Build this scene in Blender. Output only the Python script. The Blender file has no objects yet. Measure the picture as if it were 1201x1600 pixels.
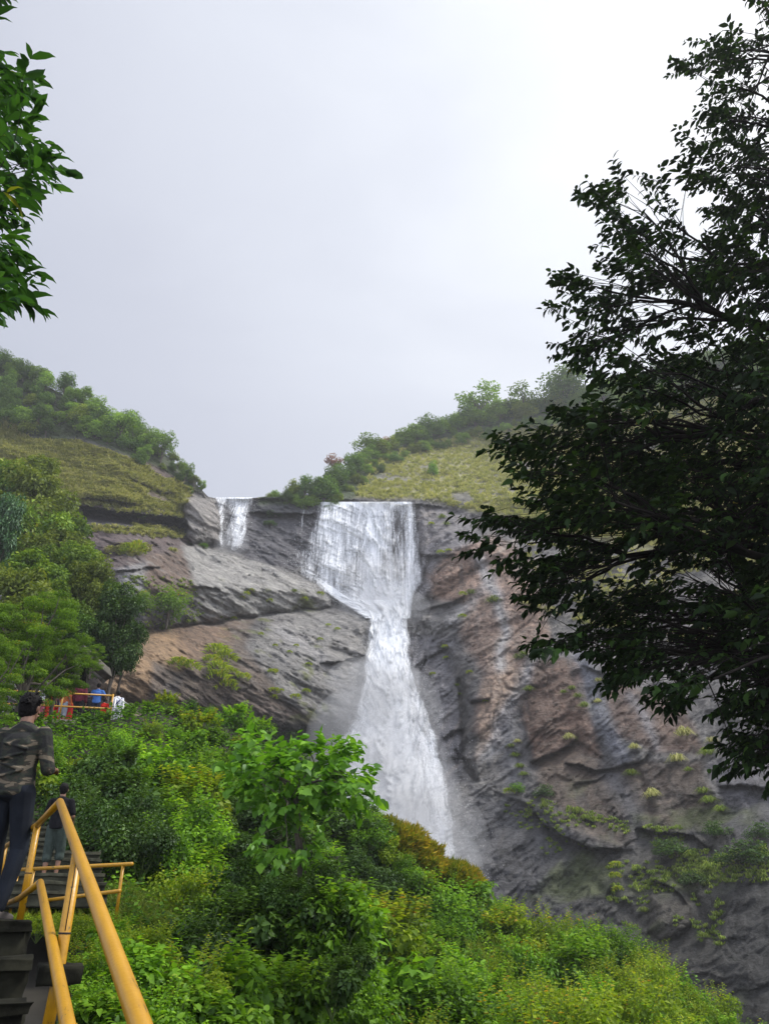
import bpy, math, random
import numpy as np
from mathutils import Vector, Matrix
random.seed(5)
R = math.radians
SC = bpy.context.scene
COL = SC.collection
RNG = np.random.default_rng(11)

# ------------------------------------------------------------------ camera
PITCH = R(27.0); FPX = 1232.0
CAM = np.array([0.0, 0.0, 1.6])
cp, sp = math.cos(PITCH), math.sin(PITCH)
cam_d = bpy.data.cameras.new('camera'); cam_d.sensor_fit = 'VERTICAL'
cam_d.angle = 2 * math.atan(800 / FPX); cam_d.clip_start = 0.05; cam_d.clip_end = 3000
cam = bpy.data.objects.new('camera', cam_d); COL.objects.link(cam)
cam.location = CAM; cam.rotation_euler = (R(90) + PITCH, 0, 0)
SC.camera = cam

def PY(u, v, Y):
    """world point seen at photo pixel (u,v) (1201x1600) at forward distance Y"""
    u = np.asarray(u, float); v = np.asarray(v, float); Y = np.asarray(Y, float)
    a = (u - 600.5) / FPX; b = (800 - v) / FPX
    dy = cp - b * sp; dz = sp + b * cp
    t = Y / dy
    return np.stack([CAM[0] + a * t, CAM[1] + Y + 0 * t, CAM[2] + dz * t], -1)
def pt(u, v, Y): return Vector(PY(u, v, Y).tolist())
def pz(u, v, z):
    """point on the pixel ray at world height z"""
    b = (800 - v) / FPX
    dy = cp - b * sp; dz = sp + b * cp
    t = (z - CAM[2]) / dz
    return Vector(((u - 600.5) / FPX * t, dy * t, z))

# ------------------------------------------------------------------ noise
def _hash(ix, iy, iz, seed):
    h = (ix * 374761393 + iy * 668265263 + iz * 2147483647 + seed * 974634777) & 0xffffffff
    h = ((h ^ (h >> 13)) * 1274126177) & 0xffffffff
    h = ((h ^ (h >> 16)) * 2246822519) & 0xffffffff
    return ((h ^ (h >> 15)) & 0xffffff) / float(0xffffff)
def vnoise(p, seed=0):
    i = np.floor(p).astype(np.int64); f = p - i
    f = f * f * f * (f * (f * 6 - 15) + 10)
    x, y, z = i[..., 0], i[..., 1], i[..., 2]
    fx, fy, fz = f[..., 0], f[..., 1], f[..., 2]
    def L(a, b, t): return a + (b - a) * t
    c = [_hash(x + a, y + b, z + d, seed) for a in (0, 1) for b in (0, 1) for d in (0, 1)]
    return L(L(L(c[0], c[1], fz), L(c[2], c[3], fz), fy), L(L(c[4], c[5], fz), L(c[6], c[7], fz), fy), fx) * 2 - 1
def fbm(p, seed=0, oct=4, gain=0.5):
    a = 1.0; s = 0; n = 0
    for k in range(oct):
        s = s + a * vnoise(p * (2.03 ** k) + 17.3 * k, seed + k); n += a; a *= gain
    return s / n
def ridged(p, seed=0, oct=4):
    a = 1.0; s = 0; n = 0
    for k in range(oct):
        s = s + a * (1 - np.abs(vnoise(p * (2.07 ** k) + 9.1 * k, seed + k)) * 2); n += a; a *= .5
    return s / n

# ------------------------------------------------------------------ 2-D helpers in photo pixels
def seg_dist(U, V, pts, closed=False):
    """signed-less distance to polyline, side (positive below/right-hand), and param 0..1"""
    pts = np.array(pts, float)
    if closed: pts = np.vstack([pts, pts[:1]])
    best = np.full(np.shape(U), 1e9); side = np.zeros(np.shape(U)); par = np.zeros(np.shape(U))
    L = np.hypot(*(pts[1:] - pts[:-1]).T); T = L.sum(); acc = 0
    for k in range(len(pts) - 1):
        a, b = pts[k], pts[k + 1]; d = b - a; l2 = (d ** 2).sum() + 1e-9
        t = np.clip(((U - a[0]) * d[0] + (V - a[1]) * d[1]) / l2, 0, 1)
        dx = U - (a[0] + t * d[0]); dy = V - (a[1] + t * d[1])
        q = np.hypot(dx, dy); m = q < best
        best = np.where(m, q, best)
        side = np.where(m, np.sign(d[0] * (V - a[1]) - d[1] * (U - a[0])), side)
        par = np.where(m, (acc + t * L[k]) / T, par); acc += L[k]
    return best, side, par
def inside(U, V, pts):
    r = np.zeros(np.shape(U), bool); n = len(pts); j = n - 1
    for i in range(n):
        xi, yi = pts[i]; xj, yj = pts[j]
        c = ((yi > V) != (yj > V)) & (U < (xj - xi) * (V - yi) / ((yj - yi) or 1e-9) + xi)
        r ^= c; j = i
    return r
def pdist(U, V, pts):
    """signed distance to polygon, positive inside"""
    d, _, _ = seg_dist(U, V, pts, True)
    return np.where(inside(U, V, pts), d, -d)
def sstep(x, a=0.0, b=1.0):
    t = np.clip((x - a) / (b - a), 0, 1); return t * t * (3 - 2 * t)
def sample_poly(pts, n, rng):
    P = np.array(pts, float); lo = P.min(0); hi = P.max(0); out = np.zeros((0, 2))
    while len(out) < n:
        q = lo + rng.random((n * 3, 2)) * (hi - lo)
        out = np.vstack([out, q[inside(q[:, 0], q[:, 1], pts)]])
    return out[:n]

# ------------------------------------------------------------------ mesh helpers
def mk(name, V, F, mats=(), smooth=False, attrs=None, colattrs=None, uv=None):
    """V (n,3); F: (m,k) array or list of arrays"""
    me = bpy.data.meshes.new(name)
    V = np.ascontiguousarray(V, dtype=np.float32).reshape(-1, 3)
    Fs = F if isinstance(F, list) else [F]
    Fs = [np.asarray(f, dtype=np.int32) for f in Fs if len(f)]
    me.vertices.add(len(V)); me.vertices.foreach_set('co', V.ravel())
    li = np.concatenate([f.ravel() for f in Fs]); tot = np.concatenate([np.full(len(f), f.shape[1]) for f in Fs])
    st = np.concatenate([[0], np.cumsum(tot)[:-1]])
    me.loops.add(len(li)); me.loops.foreach_set('vertex_index', li.astype(np.int32))
    me.polygons.add(len(tot)); me.polygons.foreach_set('loop_start', st.astype(np.int32))
    try: me.polygons.foreach_set('loop_total', tot.astype(np.int32))
    except Exception: pass
    if smooth: me.polygons.foreach_set('use_smooth', np.ones(len(tot), bool))
    for k, a in (attrs or {}).items():
        at = me.attributes.new(k, 'FLOAT', 'POINT'); at.data.foreach_set('value', np.asarray(a, np.float32).ravel())
    for k, a in (colattrs or {}).items():
        a = np.asarray(a, np.float32).reshape(len(V), -1)
        if a.shape[1] == 3: a = np.hstack([a, np.ones((len(V), 1), np.float32)])
        at = me.attributes.new(k, 'FLOAT_COLOR', 'POINT'); at.data.foreach_set('color', a.ravel())
    if uv is not None:
        ul = me.uv_layers.new(name='UVMap'); ul.data.foreach_set('uv', np.asarray(uv, np.float32)[li].ravel())
    for m in mats: me.materials.append(m)
    me.update(calc_edges=True)
    return me
def gridfaces(n, m):
    i = np.arange(n - 1)[:, None] * m + np.arange(m - 1)[None]
    return np.stack([i, i + m, i + m + 1, i + 1], -1).reshape(-1, 4)
def obj(name, me, parent=None, loc=None):
    o = bpy.data.objects.new(name, me); COL.objects.link(o)
    if parent is not None: o.parent = parent
    if loc is not None: o.location = loc
    return o
def tag(o, label=None, cat=None, group=None, kind=None):
    if label: o['label'] = label
    if cat: o['category'] = cat
    if group: o['group'] = group
    if kind: o['kind'] = kind
    return o
def thing(name, label, cat, loc=(0, 0, 0), rotz=0, group=None):
    o = bpy.data.objects.new(name, None); COL.objects.link(o)
    o.empty_display_size = .1
    o.location = loc; o.rotation_euler = (0, 0, rotz)
    return tag(o, label, cat, group)
def dup(o, loc, rotz=0, scale=1.0, label=None, group=None):
    r = o.copy(); COL.objects.link(r); r.location = loc; r.rotation_euler = (0, 0, rotz)
    r.scale = scale if hasattr(scale, '__len__') else (scale,) * 3
    if label: r['label'] = label
    if group: r['group'] = group
    for ch in o.children:
        c = ch.copy(); COL.objects.link(c); c.parent = r
        for g in ch.children:
            d = g.copy(); COL.objects.link(d); d.parent = c
    return r

class MB:
    """collects tubes, boxes, lofts into one mesh"""
    def __init__(s): s.V = []; s.Q = []; s.T = []; s.n = 0
    def add(s, V, Q=None, T=None):
        V = np.asarray(V, float).reshape(-1, 3); s.V.append(V)
        if Q is not None and len(Q): s.Q.append(np.asarray(Q) + s.n)
        if T is not None and len(T): s.T.append(np.asarray(T) + s.n)
        s.n += len(V)
    def tube(s, P, rad, k=8, cap=True):
        P = np.asarray([list(p) for p in P], float); n = len(P)
        rad = np.broadcast_to(np.asarray(rad, float), (n,))
        T = np.gradient(P, axis=0); T /= np.linalg.norm(T, axis=1)[:, None] + 1e-9
        ref = np.array([0, 0, 1.0]) if abs(T[0][2]) < .9 else np.array([1.0, 0, 0])
        a = np.cross(T[0], ref); a /= np.linalg.norm(a)
        rings = []
        for i in range(n):
            a = a - T[i] * a.dot(T[i]); a /= np.linalg.norm(a) + 1e-9
            b = np.cross(T[i], a); th = np.arange(k) / k * 2 * math.pi
            rings.append(P[i] + rad[i] * (np.cos(th)[:, None] * a + np.sin(th)[:, None] * b))
        V = np.vstack(rings + [P[:1], P[-1:]])
        i = np.arange(n - 1)[:, None] * k; j = np.arange(k)[None]; j2 = (j + 1) % k
        Q = np.stack([i + j, i + j2, i + k + j2, i + k + j], -1).reshape(-1, 4)
        Tt = []
        if cap:
            for q in range(k):
                Tt.append([n * k, (q + 1) % k, q]); Tt.append([n * k + 1, (n - 1) * k + q, (n - 1) * k + (q + 1) % k])
        s.add(V, Q, Tt)
    def box(s, c, size, rot=None):
        c = np.array(c, float); h = np.array(size, float) / 2
        V = np.array([[x, y, z] for x in (-1, 1) for y in (-1, 1) for z in (-1, 1)]) * h
        if rot is not None: V = V @ np.array(rot).T
        s.add(V + c, [[0, 1, 3, 2], [4, 6, 7, 5], [0, 4, 5, 1], [2, 3, 7, 6], [0, 2, 6, 4], [1, 5, 7, 3]])
    def mesh(s, name, mats=(), smooth=False):
        F = []
        if s.Q: F.append(np.vstack(s.Q))
        if s.T: F.append(np.vstack(s.T))
        return mk(name, np.vstack(s.V), F, mats, smooth)

# ------------------------------------------------------------------ materials
def newmat(name):
    m = bpy.data.materials.new(name); m.use_nodes = True
    nt = m.node_tree; nt.nodes.clear()
    out = nt.nodes.new('ShaderNodeOutputMaterial')
    return m, nt, out
def N(nt, t, **kw):
    n = nt.nodes.new(t)
    for k, v in kw.items():
        if k.startswith('i_'): n.inputs[k[2:].replace('_', ' ')].default_value = v
        else: setattr(n, k, v)
    return n
def ramp(nt, fac, stops):
    r = nt.nodes.new('ShaderNodeValToRGB'); e = r.color_ramp.elements
    while len(e) < len(stops): e.new(0.5)
    for el, (p, c) in zip(e, stops):
        el.position = p; el.color = tuple(c) + (1,) if len(c) == 3 else c
    nt.links.new(fac, r.inputs[0]); return r
def mat_simple(name, col, rough=.6, var=.25, scale=8, bump=.0, metal=0, spec=.5):
    m, nt, out = newmat(name)
    b = N(nt, 'ShaderNodeBsdfPrincipled'); b.inputs['Roughness'].default_value = rough; b.inputs['Metallic'].default_value = metal
    b.inputs['Specular IOR Level'].default_value = spec
    tc = N(nt, 'ShaderNodeTexCoord'); no = N(nt, 'ShaderNodeTexNoise'); no.inputs['Scale'].default_value = scale; no.inputs['Detail'].default_value = 5
    nt.links.new(tc.outputs['Object'], no.inputs['Vector'])
    c = np.array(col)
    r = ramp(nt, no.outputs['Fac'], [(.3, tuple(np.clip(c * (1 - var), 0, 1))), (.7, tuple(np.clip(c * (1 + var), 0, 1)))])
    nt.links.new(r.outputs[0], b.inputs['Base Color'])
    if bump:
        bp = N(nt, 'ShaderNodeBump'); bp.inputs['Strength'].default_value = bump; bp.inputs['Distance'].default_value = .02
        nt.links.new(no.outputs['Fac'], bp.inputs['Height']); nt.links.new(bp.outputs[0], b.inputs['Normal'])
    nt.links.new(b.outputs[0], out.inputs[0]); return m
def mat_leaf(name, stops, trans=.3, rough=.45, gloss=.05, objvar=.25):
    """stops: ramp over the per-leaf 'tint' attribute"""
    m, nt, out = newmat(name)
    at = N(nt, 'ShaderNodeAttribute', attribute_name='tint')
    r = ramp(nt, at.outputs['Fac'], stops)
    oi = N(nt, 'ShaderNodeObjectInfo')
    mr = N(nt, 'ShaderNodeMapRange'); mr.inputs['To Min'].default_value = 1 - objvar; mr.inputs['To Max'].default_value = 1 + objvar
    nt.links.new(oi.outputs['Random'], mr.inputs[0])
    mul = N(nt, 'ShaderNodeVectorMath', operation='SCALE')
    nt.links.new(r.outputs[0], mul.inputs[0]); nt.links.new(mr.outputs[0], mul.inputs['Scale'])
    d = N(nt, 'ShaderNodeBsdfDiffuse'); t = N(nt, 'ShaderNodeBsdfTranslucent'); g = N(nt, 'ShaderNodeBsdfGlossy')
    g.inputs['Roughness'].default_value = rough; g.inputs['Color'].default_value = (.8, .85, .85, 1)
    nt.links.new(mul.outputs[0], d.inputs[0])
    tm = N(nt, 'ShaderNodeMix', data_type='RGBA', blend_type='MULTIPLY'); tm.inputs[0].default_value = 1
    nt.links.new(mul.outputs[0], tm.inputs[6]); tm.inputs[7].default_value = (1.2, 1.25, .5, 1)
    nt.links.new(tm.outputs[2], t.inputs[0])
    m1 = N(nt, 'ShaderNodeMixShader'); m1.inputs[0].default_value = trans
    nt.links.new(d.outputs[0], m1.inputs[1]); nt.links.new(t.outputs[0], m1.inputs[2])
    m2 = N(nt, 'ShaderNodeMixShader'); m2.inputs[0].default_value = gloss
    nt.links.new(m1.outputs[0], m2.inputs[1]); nt.links.new(g.outputs[0], m2.inputs[2])
    nt.links.new(m2.outputs[0], out.inputs[0]); return m
# ------------------------------------------------------------------ sky, sun
SUN_EL, SUN_AZ = 56.0, 80.0       # azimuth measured from +Y (forward) to the right
w = bpy.data.worlds.new('World'); SC.world = w; w.use_nodes = True
nt = w.node_tree; nt.nodes.clear()
wo = N(nt, 'ShaderNodeOutputWorld'); bg = N(nt, 'ShaderNodeBackground'); bg2 = N(nt, 'ShaderNodeBackground')
sky = N(nt, 'ShaderNodeTexSky'); sky.sky_type = 'NISHITA'; sky.sun_disc = False
sky.sun_elevation = R(SUN_EL); sky.sun_rotation = R(SUN_AZ); sky.dust_density = 3
nt.links.new(sky.outputs[0], bg.inputs[0]); bg.inputs[1].default_value = 0.10
geo = N(nt, 'ShaderNodeTexCoord')
# thin overcast: brightness grows towards the veiled sun, faint cloud structure
sd = Vector((math.sin(R(SUN_AZ)) * math.cos(R(SUN_EL)), math.cos(R(SUN_AZ)) * math.cos(R(SUN_EL)), math.sin(R(SUN_EL))))
gd = Vector((.52, .38, .76)).normalized()
dt = N(nt, 'ShaderNodeVectorMath', operation='DOT_PRODUCT'); dt.inputs[1].default_value = gd
nt.links.new(geo.outputs['Generated'], dt.inputs[0])
mp = N(nt, 'ShaderNodeMapping'); mp.inputs['Scale'].default_value = (1.0, 1.0, 2.2); nt.links.new(geo.outputs['Generated'], mp.inputs[0])
cn = N(nt, 'ShaderNodeTexNoise'); cn.inputs['Scale'].default_value = 2.2; cn.inputs['Detail'].default_value = 6; cn.inputs['Roughness'].default_value = .5; cn.inputs['Distortion'].default_value = .4
nt.links.new(mp.outputs[0], cn.inputs[0])
ma = N(nt, 'ShaderNodeMath', operation='MULTIPLY_ADD'); ma.inputs[1].default_value = .26; ma.inputs[2].default_value = -.13
nt.links.new(cn.outputs['Fac'], ma.inputs[0])
ad = N(nt, 'ShaderNodeMath', operation='ADD'); nt.links.new(dt.outputs['Value'], ad.inputs[0]); nt.links.new(ma.outputs[0], ad.inputs[1])
cr = ramp(nt, ad.outputs[0], [(0.0, (.40, .422, .495)), (.42, (.40, .422, .495)), (.62, (.47, .49, .56)), (.80, (.58, .605, .67)), (.93, (.72, .745, .79)), (1.0, (.86, .87, .89))])
# sky brightened overhead and behind the viewer, added to light cliff and water
sepx = N(nt, 'ShaderNodeSeparateXYZ'); nt.links.new(geo.outputs['Generated'], sepx.inputs[0])
bk = N(nt, 'ShaderNodeMapRange', interpolation_type='SMOOTHSTEP'); bk.inputs['From Min'].default_value = .35; bk.inputs['From Max'].default_value = -.55; bk.inputs['To Min'].default_value = 1.05; bk.inputs['To Max'].default_value = 3.0
nt.links.new(sepx.outputs['Y'], bk.inputs[0])
nt.links.new(cr.outputs[0], bg2.inputs[0]); nt.links.new(bk.outputs[0], bg2.inputs[1])
# clear sky mixed under the overcast layer
mx = N(nt, 'ShaderNodeMixShader'); mx.inputs[0].default_value = .9
nt.links.new(bg.outputs[0], mx.inputs[1]); nt.links.new(bg2.outputs[0], mx.inputs[2]); nt.links.new(mx.outputs[0], wo.inputs[0])
sl = bpy.data.lights.new('sun', 'SUN'); sl.energy = 3.2; sl.angle = R(14); sl.color = (1, .96, .9)
so = obj('sun', sl); so.rotation_euler = sd.to_track_quat('Z', 'Y').to_euler()
SC.view_settings.view_transform = 'Standard'; SC.view_settings.look = 'None'
SC.view_settings.exposure = 0.45; SC.view_settings.gamma = 1
try:
    SC.cycles.max_bounces = 6; SC.cycles.transparent_max_bounces = 24; SC.cycles.diffuse_bounces = 3
    SC.cycles.volume_bounces = 0; SC.cycles.transmission_bounces = 4; SC.cycles.glossy_bounces = 2
    SC.cycles.use_denoising = True; SC.cycles.caustics_reflective = False; SC.cycles.caustics_refractive = False
except Exception: pass

# ------------------------------------------------------------------ the cliff as one relief sheet
CU = np.array([-350, 0, 200, 330, 500, 650, 760, 900, 1050, 1201, 1550], float)
CV = np.array([480, 600, 700, 780, 850, 940, 1050, 1150, 1250, 1400, 1680], float)
CY = np.array([
 [112, 112, 115, 122, 150, 155, 160, 155, 150, 140, 120],
 [106, 106, 110, 120, 150, 155, 158, 150, 142, 130, 112],
 [ 98,  98, 102, 116, 140, 145, 145, 138, 130, 118, 104],
 [ 90,  90,  93, 110, 113, 114, 117, 118, 114, 106,  94],
 [ 84,  84,  87, 105, 110, 111, 109, 108, 104,  97,  86],
 [ 78,  78,  83,  97, 106, 107, 103, 100,  96,  89,  80],
 [ 70,  70,  76,  86,  96,  97,  95,  92,  88,  80,  72],
 [ 66,  66,  71,  80,  90,  91,  89,  86,  80,  73,  66],
 [ 62,  62,  66,  74,  84,  85,  83,  79,  74,  67,  60],
 [ 56,  56,  60,  67,  76,  77,  75,  71,  66,  58,  52],
 [ 50,  50,  52,  58,  64,  65,  64,  60,  56,  48,  42]], float)
def bil(U, V):
    iu = np.clip(np.searchsorted(CU, U) - 1, 0, len(CU) - 2); iv = np.clip(np.searchsorted(CV, V) - 1, 0, len(CV) - 2)
    fu = np.clip((U - CU[iu]) / (CU[iu + 1] - CU[iu]), 0, 1); fv = np.clip((V - CV[iv]) / (CV[iv + 1] - CV[iv]), 0, 1)
    return (CY[iv, iu] * (1 - fu) + CY[iv, iu + 1] * fu) * (1 - fv) + (CY[iv + 1, iu] * (1 - fu) + CY[iv + 1, iu + 1] * fu) * fv
SLAB_A = [(150, 880), (200, 862), (250, 853), (300, 852), (345, 858), (385, 872), (425, 882), (462, 897), (495, 912), (520, 936), (519, 946), (470, 951), (430, 957), (380, 964), (330, 972), (270, 980), (215, 985)]
SLAB_B = [(120, 1040), (200, 1002), (250, 985), (300, 977), (340, 973), (430, 959), (480, 951), (520, 949), (560, 955), (600, 960), (590, 985), (575, 1010), (572, 1028), (562, 1045), (556, 1075), (548, 1100), (530, 1128), (500, 1137), (470, 1141), (430, 1140), (395, 1132), (350, 1110), (250, 1100), (150, 1090)]
DARK_C = [(88, 784), (140, 792), (190, 800), (250, 806), (292, 812), (300, 832), (285, 838), (250, 832), (200, 826), (150, 820), (105, 818)]
PIER = [(285, 775), (330, 780), (345, 800), (345, 850), (300, 852), (290, 835), (288, 805)]
SLAB_D = [(105, 826), (200, 832), (290, 845), (300, 856), (250, 855), (205, 864), (170, 880), (130, 880)]
SLAB_E = [(640, 953), (672, 942), (700, 928), (730, 905), (760, 885), (840, 860), (860, 1000), (830, 1070), (805, 1130), (770, 1160), (745, 1220), (722, 1180), (720, 1080), (690, 1010), (655, 985)]
SLAB_F = [(830, 1020), (860, 1000), (960, 1010), (1020, 1060), (1040, 1150), (1010, 1185), (960, 1202), (905, 1160), (870, 1175), (830, 1192), (815, 1120), (812, 1060)]
SLAB_G = [(745, 1225), (800, 1240), (840, 1250), (900, 1275), (975, 1320), (975, 1327), (920, 1328), (870, 1306), (835, 1262)]
SLAB_H = [(1012, 1400), (1050, 1395), (1078, 1415), (1082, 1445), (1060, 1468), (1030, 1472), (1010, 1455)]
SLAB_I = [(655, 860), (668, 900), (640, 945), (700, 925), (735, 893), (790, 865), (760, 820), (700, 800), (655, 800)]
LEDGES = [  # polyline (overhanging lip, material above it), amplitude, reach up, reach down (px)
 ([(828, 1193), (850, 1182), (870, 1176), (888, 1166), (905, 1150)], 1.6, 22, 18),
 ([(878, 1188), (925, 1202), (960, 1200), (1000, 1190), (1018, 1176)], 1.6, 20, 18),
 ([(895, 1226), (930, 1218), (944, 1207)], .9, 12, 12),
 ([(832, 1262), (850, 1290), (880, 1308), (920, 1326), (973, 1326)], 1.8, 22, 20),
 ([(905, 1275), (932, 1290)], .9, 14, 10),
 ([(990, 1295), (1040, 1300), (1080, 1305), (1110, 1330)], 1.6, 24, 22),
 ([(1005, 1350), (1018, 1375), (1060, 1400), (1075, 1420)], 1.2, 18, 18),
 ([(498, 1036), (530, 1034), (556, 1026), (572, 1020)], 1.0, 16, 16),
 ([(385, 801), (430, 804), (480, 802), (500, 800)], 1.5, 8, 16),
 ([(330, 782), (400, 779), (500, 781), (600, 786), (655, 790), (720, 797)], .8, 8, 12),
 ([(655, 866), (690, 868), (712, 866)], .8, 14, 12),
 ([(690, 1152), (706, 1140), (725, 1138)], .8, 10, 14),
 ([(696, 1188), (716, 1184), (735, 1186)], .8, 10, 14),
 ([(640, 1044), (668, 1030), (700, 1008)], .9, 20, 20),
 ([(735, 1098), (750, 1096), (765, 1094)], .9, 16, 12),
 ([(640, 956), (690, 946), (730, 932)], .9, 14, 14),
 ([(100, 824), (200, 829), (290, 840)], .5, 8, 6),
 ([(60, 772), (110, 778), (180, 782), (230, 790)], 1.2, 24, 10),
 ([(200, 745), (230, 760), (275, 775)], 1.0, 14, 12),
 ([(180, 893), (230, 888), (260, 884)], .6, 12, 12),
 ([(300, 918), (320, 915), (345, 920)], .7, 14, 12),
 ([(1120, 1230), (1160, 1225), (1220, 1240)], 1.5, 25, 20),
 ([(905, 1040), (960, 1055), (1020, 1048)], 1.0, 18, 14),
]
CRACKS = [([(715, 1050), (722, 1080), (724, 1120), (722, 1150), (726, 1165), (716, 1190)], 2.0, 5),
          ([(700, 1150), (715, 1140), (722, 1142)], 1.2, 3), ([(708, 1170), (716, 1182), (714, 1196)], 1.2, 3),
          ([(905, 1040), (918, 1090), (930, 1140), (945, 1190)], .5, 9), ([(745, 1225), (722, 1180)], 1.4, 5),
          ([(640, 960), (690, 1010), (716, 1055)], .8, 6), ([(1030, 1330), (1050, 1370), (1090, 1410), (1120, 1480)], .9, 7),
          ([(860, 1300), (930, 1380), (1010, 1450)], .5, 8), ([(990, 1200), (1010, 1250), (1020, 1300)], .6, 7)]
def cliffY(U, V, fine=True):
    U = np.asarray(U, float); V = np.asarray(V, float)
    B = (bil(U, V) * 2 + bil(U - 14, V) + bil(U + 14, V)) / 4
    P0 = PY(U, V, B)
    wob = 5 * fbm(P0 / 3.0, 50, 3)
    Uw = U + wob; Vw = V + 5 * fbm(P0 / 3.0, 60, 3) * sstep(V, 770, 800)
    Y = B.copy()
    def dome(poly, amp, soft):
        d = pdist(Uw, Vw, poly); return -amp * np.sqrt(np.clip(d / soft, 0, 1))
    Y += dome(SLAB_A, 8.0, 75); Y += dome(SLAB_B, 5.5, 60)
    Y += dome(DARK_C, -5.0, 12); Y += dome(PIER, 4.5, 26); Y += dome(SLAB_D, 2.5, 30)
    Y += dome(SLAB_E, 3.0, 55); Y += dome(SLAB_F, 1.6, 40); Y += dome(SLAB_G, 1.2, 22); Y += dome(SLAB_H, 1.8, 25); Y += dome(SLAB_I, 2.2, 28)
    # deep undercut below the lower left slab
    Y += 3.5 * sstep(pdist(Uw, Vw, [(350, 1115), (430, 1142), (500, 1140), (545, 1115), (530, 1180), (430, 1190), (350, 1160)]), 0, 10)
    for pts, amp, up, dn in LEDGES:
        d, s, t = seg_dist(Uw, Vw, pts)
        end = sstep(t, 0, .12) * sstep(1 - t, 0, .12) * (t > 0) * (t < 1)
        amp = amp * (.62 if pts[0][0] > 780 else 1.0)
        Y += end * np.where(s < 0, -amp * np.exp(-(d / up) ** 1.5) * .7, amp * np.exp(-d / dn))
    for pts, amp, wd in CRACKS:
        d, s, t = seg_dist(Uw, Vw, pts); Y += amp * np.exp(-(d / wd) ** 2) * sstep(t, 0, .1) * sstep(1 - t, 0, .1)
    # fractal relief; the bedding runs down-right on the left side and down-left on the right side
    P = PY(U, V, B)
    x, y, z = P[..., 0], P[..., 1], P[..., 2]
    side = sstep(U, 560, 680)
    ang = R(-28) * (1 - side) + R(38) * side
    a = x * np.cos(ang) + z * np.sin(ang); b = -x * np.sin(ang) + z * np.cos(ang)
    n1 = fbm(P / 15.0, 1, 3) * (1.5 - .4 * side)
    q = np.stack([a / 8.0, y / 14.0, b / 1.8], -1)
    q = q + .22 * fbm(P / 5.0, 30, 3)[..., None]
    n2 = fbm(q, 5, 5, .62) * (.60 - .22 * side)
    q2 = np.stack([a / 2.6, y / 6.0, b / .55], -1) + .3 * fbm(P / 2.0, 33, 2)[..., None]
    n3 = (1 - np.abs(fbm(q2, 8, 3))) ** 3 * .42
    vert = fbm(np.stack([x / 3.2, y / 8, z / 22.0], -1), 21, 3) * .35 * sstep(U, 620, 720)
    # joints: sparse, long, straight-ish fractures following the bedding
    j = np.abs(fbm(np.stack([a / 16, y / 20, b / 5], -1) + .15 * fbm(P / 3.0, 77, 2)[..., None], 71, 2))
    jm = sstep(fbm(P / 9.0, 74, 2), -.05, .3)
    Y += n1 + n2 + n3 + vert + .55 * np.exp(-(j / .018) ** 2) * jm
    Y += .24 * fbm(P / 1.1, 90, 3, .75)
    # blocky breaks: cells with slightly different stand-off, sharp risers between them
    cb = fbm(np.stack([a / 5.0, y / 9, b / 1.6], -1) + .25 * fbm(P / 2.5, 98, 2)[..., None], 95, 2) * 4; fr_ = cb - np.floor(cb)
    Y += (np.floor(cb) + sstep(fr_, .80, 1.0)) * .22
    return Y

TOPL = np.array([(-350, 470), (0, 562), (60, 596), (120, 628), (200, 672), (260, 712), (300, 748), (325, 776), (345, 780), (398, 778), (410, 776), (500, 776), (515, 766), (560, 728), (620, 698), (720, 664), (860, 640), (1000, 600), (1201, 550), (1550, 470)], float)
def topV(u): return np.interp(u, TOPL[:, 0], TOPL[:, 1])

us = np.unique(np.concatenate([np.arange(-350, 80, 6.0), np.arange(80, 1215, 2.0), np.arange(1215, 1560, 7.0)]))
NV = 470
tt = np.linspace(0, 1, NV)
Ug = np.broadcast_to(us[None], (NV, len(us))).copy()
Vt = topV(us)[None]
Vg = Vt + tt[:, None] * (1680 - Vt)
Yg = cliffY(Ug, Vg)
Pg = PY(Ug, Vg, Yg)

# colours of the stone (stains with a shape of their own, and painted shade)
def cmix(c, col, m): return c * (1 - m[..., None]) + np.array(col) * m[..., None]
W1 = 9 * fbm(Pg / 5.0, 101, 4); W2 = 9 * fbm(Pg / 5.0, 111, 4)
Um, Vm = Ug + W1, Vg + W2
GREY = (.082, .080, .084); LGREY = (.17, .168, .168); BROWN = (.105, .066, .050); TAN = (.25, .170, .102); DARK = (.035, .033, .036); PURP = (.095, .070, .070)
mott = fbm(Pg / 6.0, 120, 5)
C = np.ones(Pg.shape) * np.array(GREY)
C = cmix(C, LGREY, sstep(mott, -.1, .6) * .7)
def region(poly, col, soft=8, amt=1.0):
    global C
    m = sstep(pdist(Um, Vm, poly), -soft, soft) * amt
    C = cmix(C, col, m)
region([(60, 700), (300, 720), (300, 800), (100, 790)], PURP, 10)
region([(90, 820), (300, 840), (300, 856), (215, 880), (200, 905), (120, 900)], PURP, 8, .9)
region([(225, 870), (285, 860), (300, 905), (310, 925), (240, 935), (228, 905)], (.125, .09, .072), 6)
region([(285, 852), (400, 870), (520, 930), (520, 950), (330, 975), (310, 930)], (.27, .268, .262), 8, .9)
region([(180, 885), (228, 880), (235, 925), (200, 925)], (.27, .27, .28), 6, .8)
region([(120, 1000), (250, 985), (400, 965), (380, 1010), (440, 1090), (500, 1130), (330, 1120), (200, 1150), (100, 1110)], (.120, .096, .080), 8)
region([(190, 990), (290, 985), (300, 1030), (250, 1090), (170, 1110), (160, 1030)], TAN, 10, .95)
region([(270, 980), (370, 970), (360, 1010), (300, 1040), (280, 1010)], (.17, .115, .080), 12, .8)
region([(240, 1030), (290, 1050), (260, 1130), (235, 1110)], GREY, 6, .7)
region([(345, 1080), (430, 1100), (510, 1140), (370, 1150)], (.10, .078, .068), 8, .8)
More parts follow.
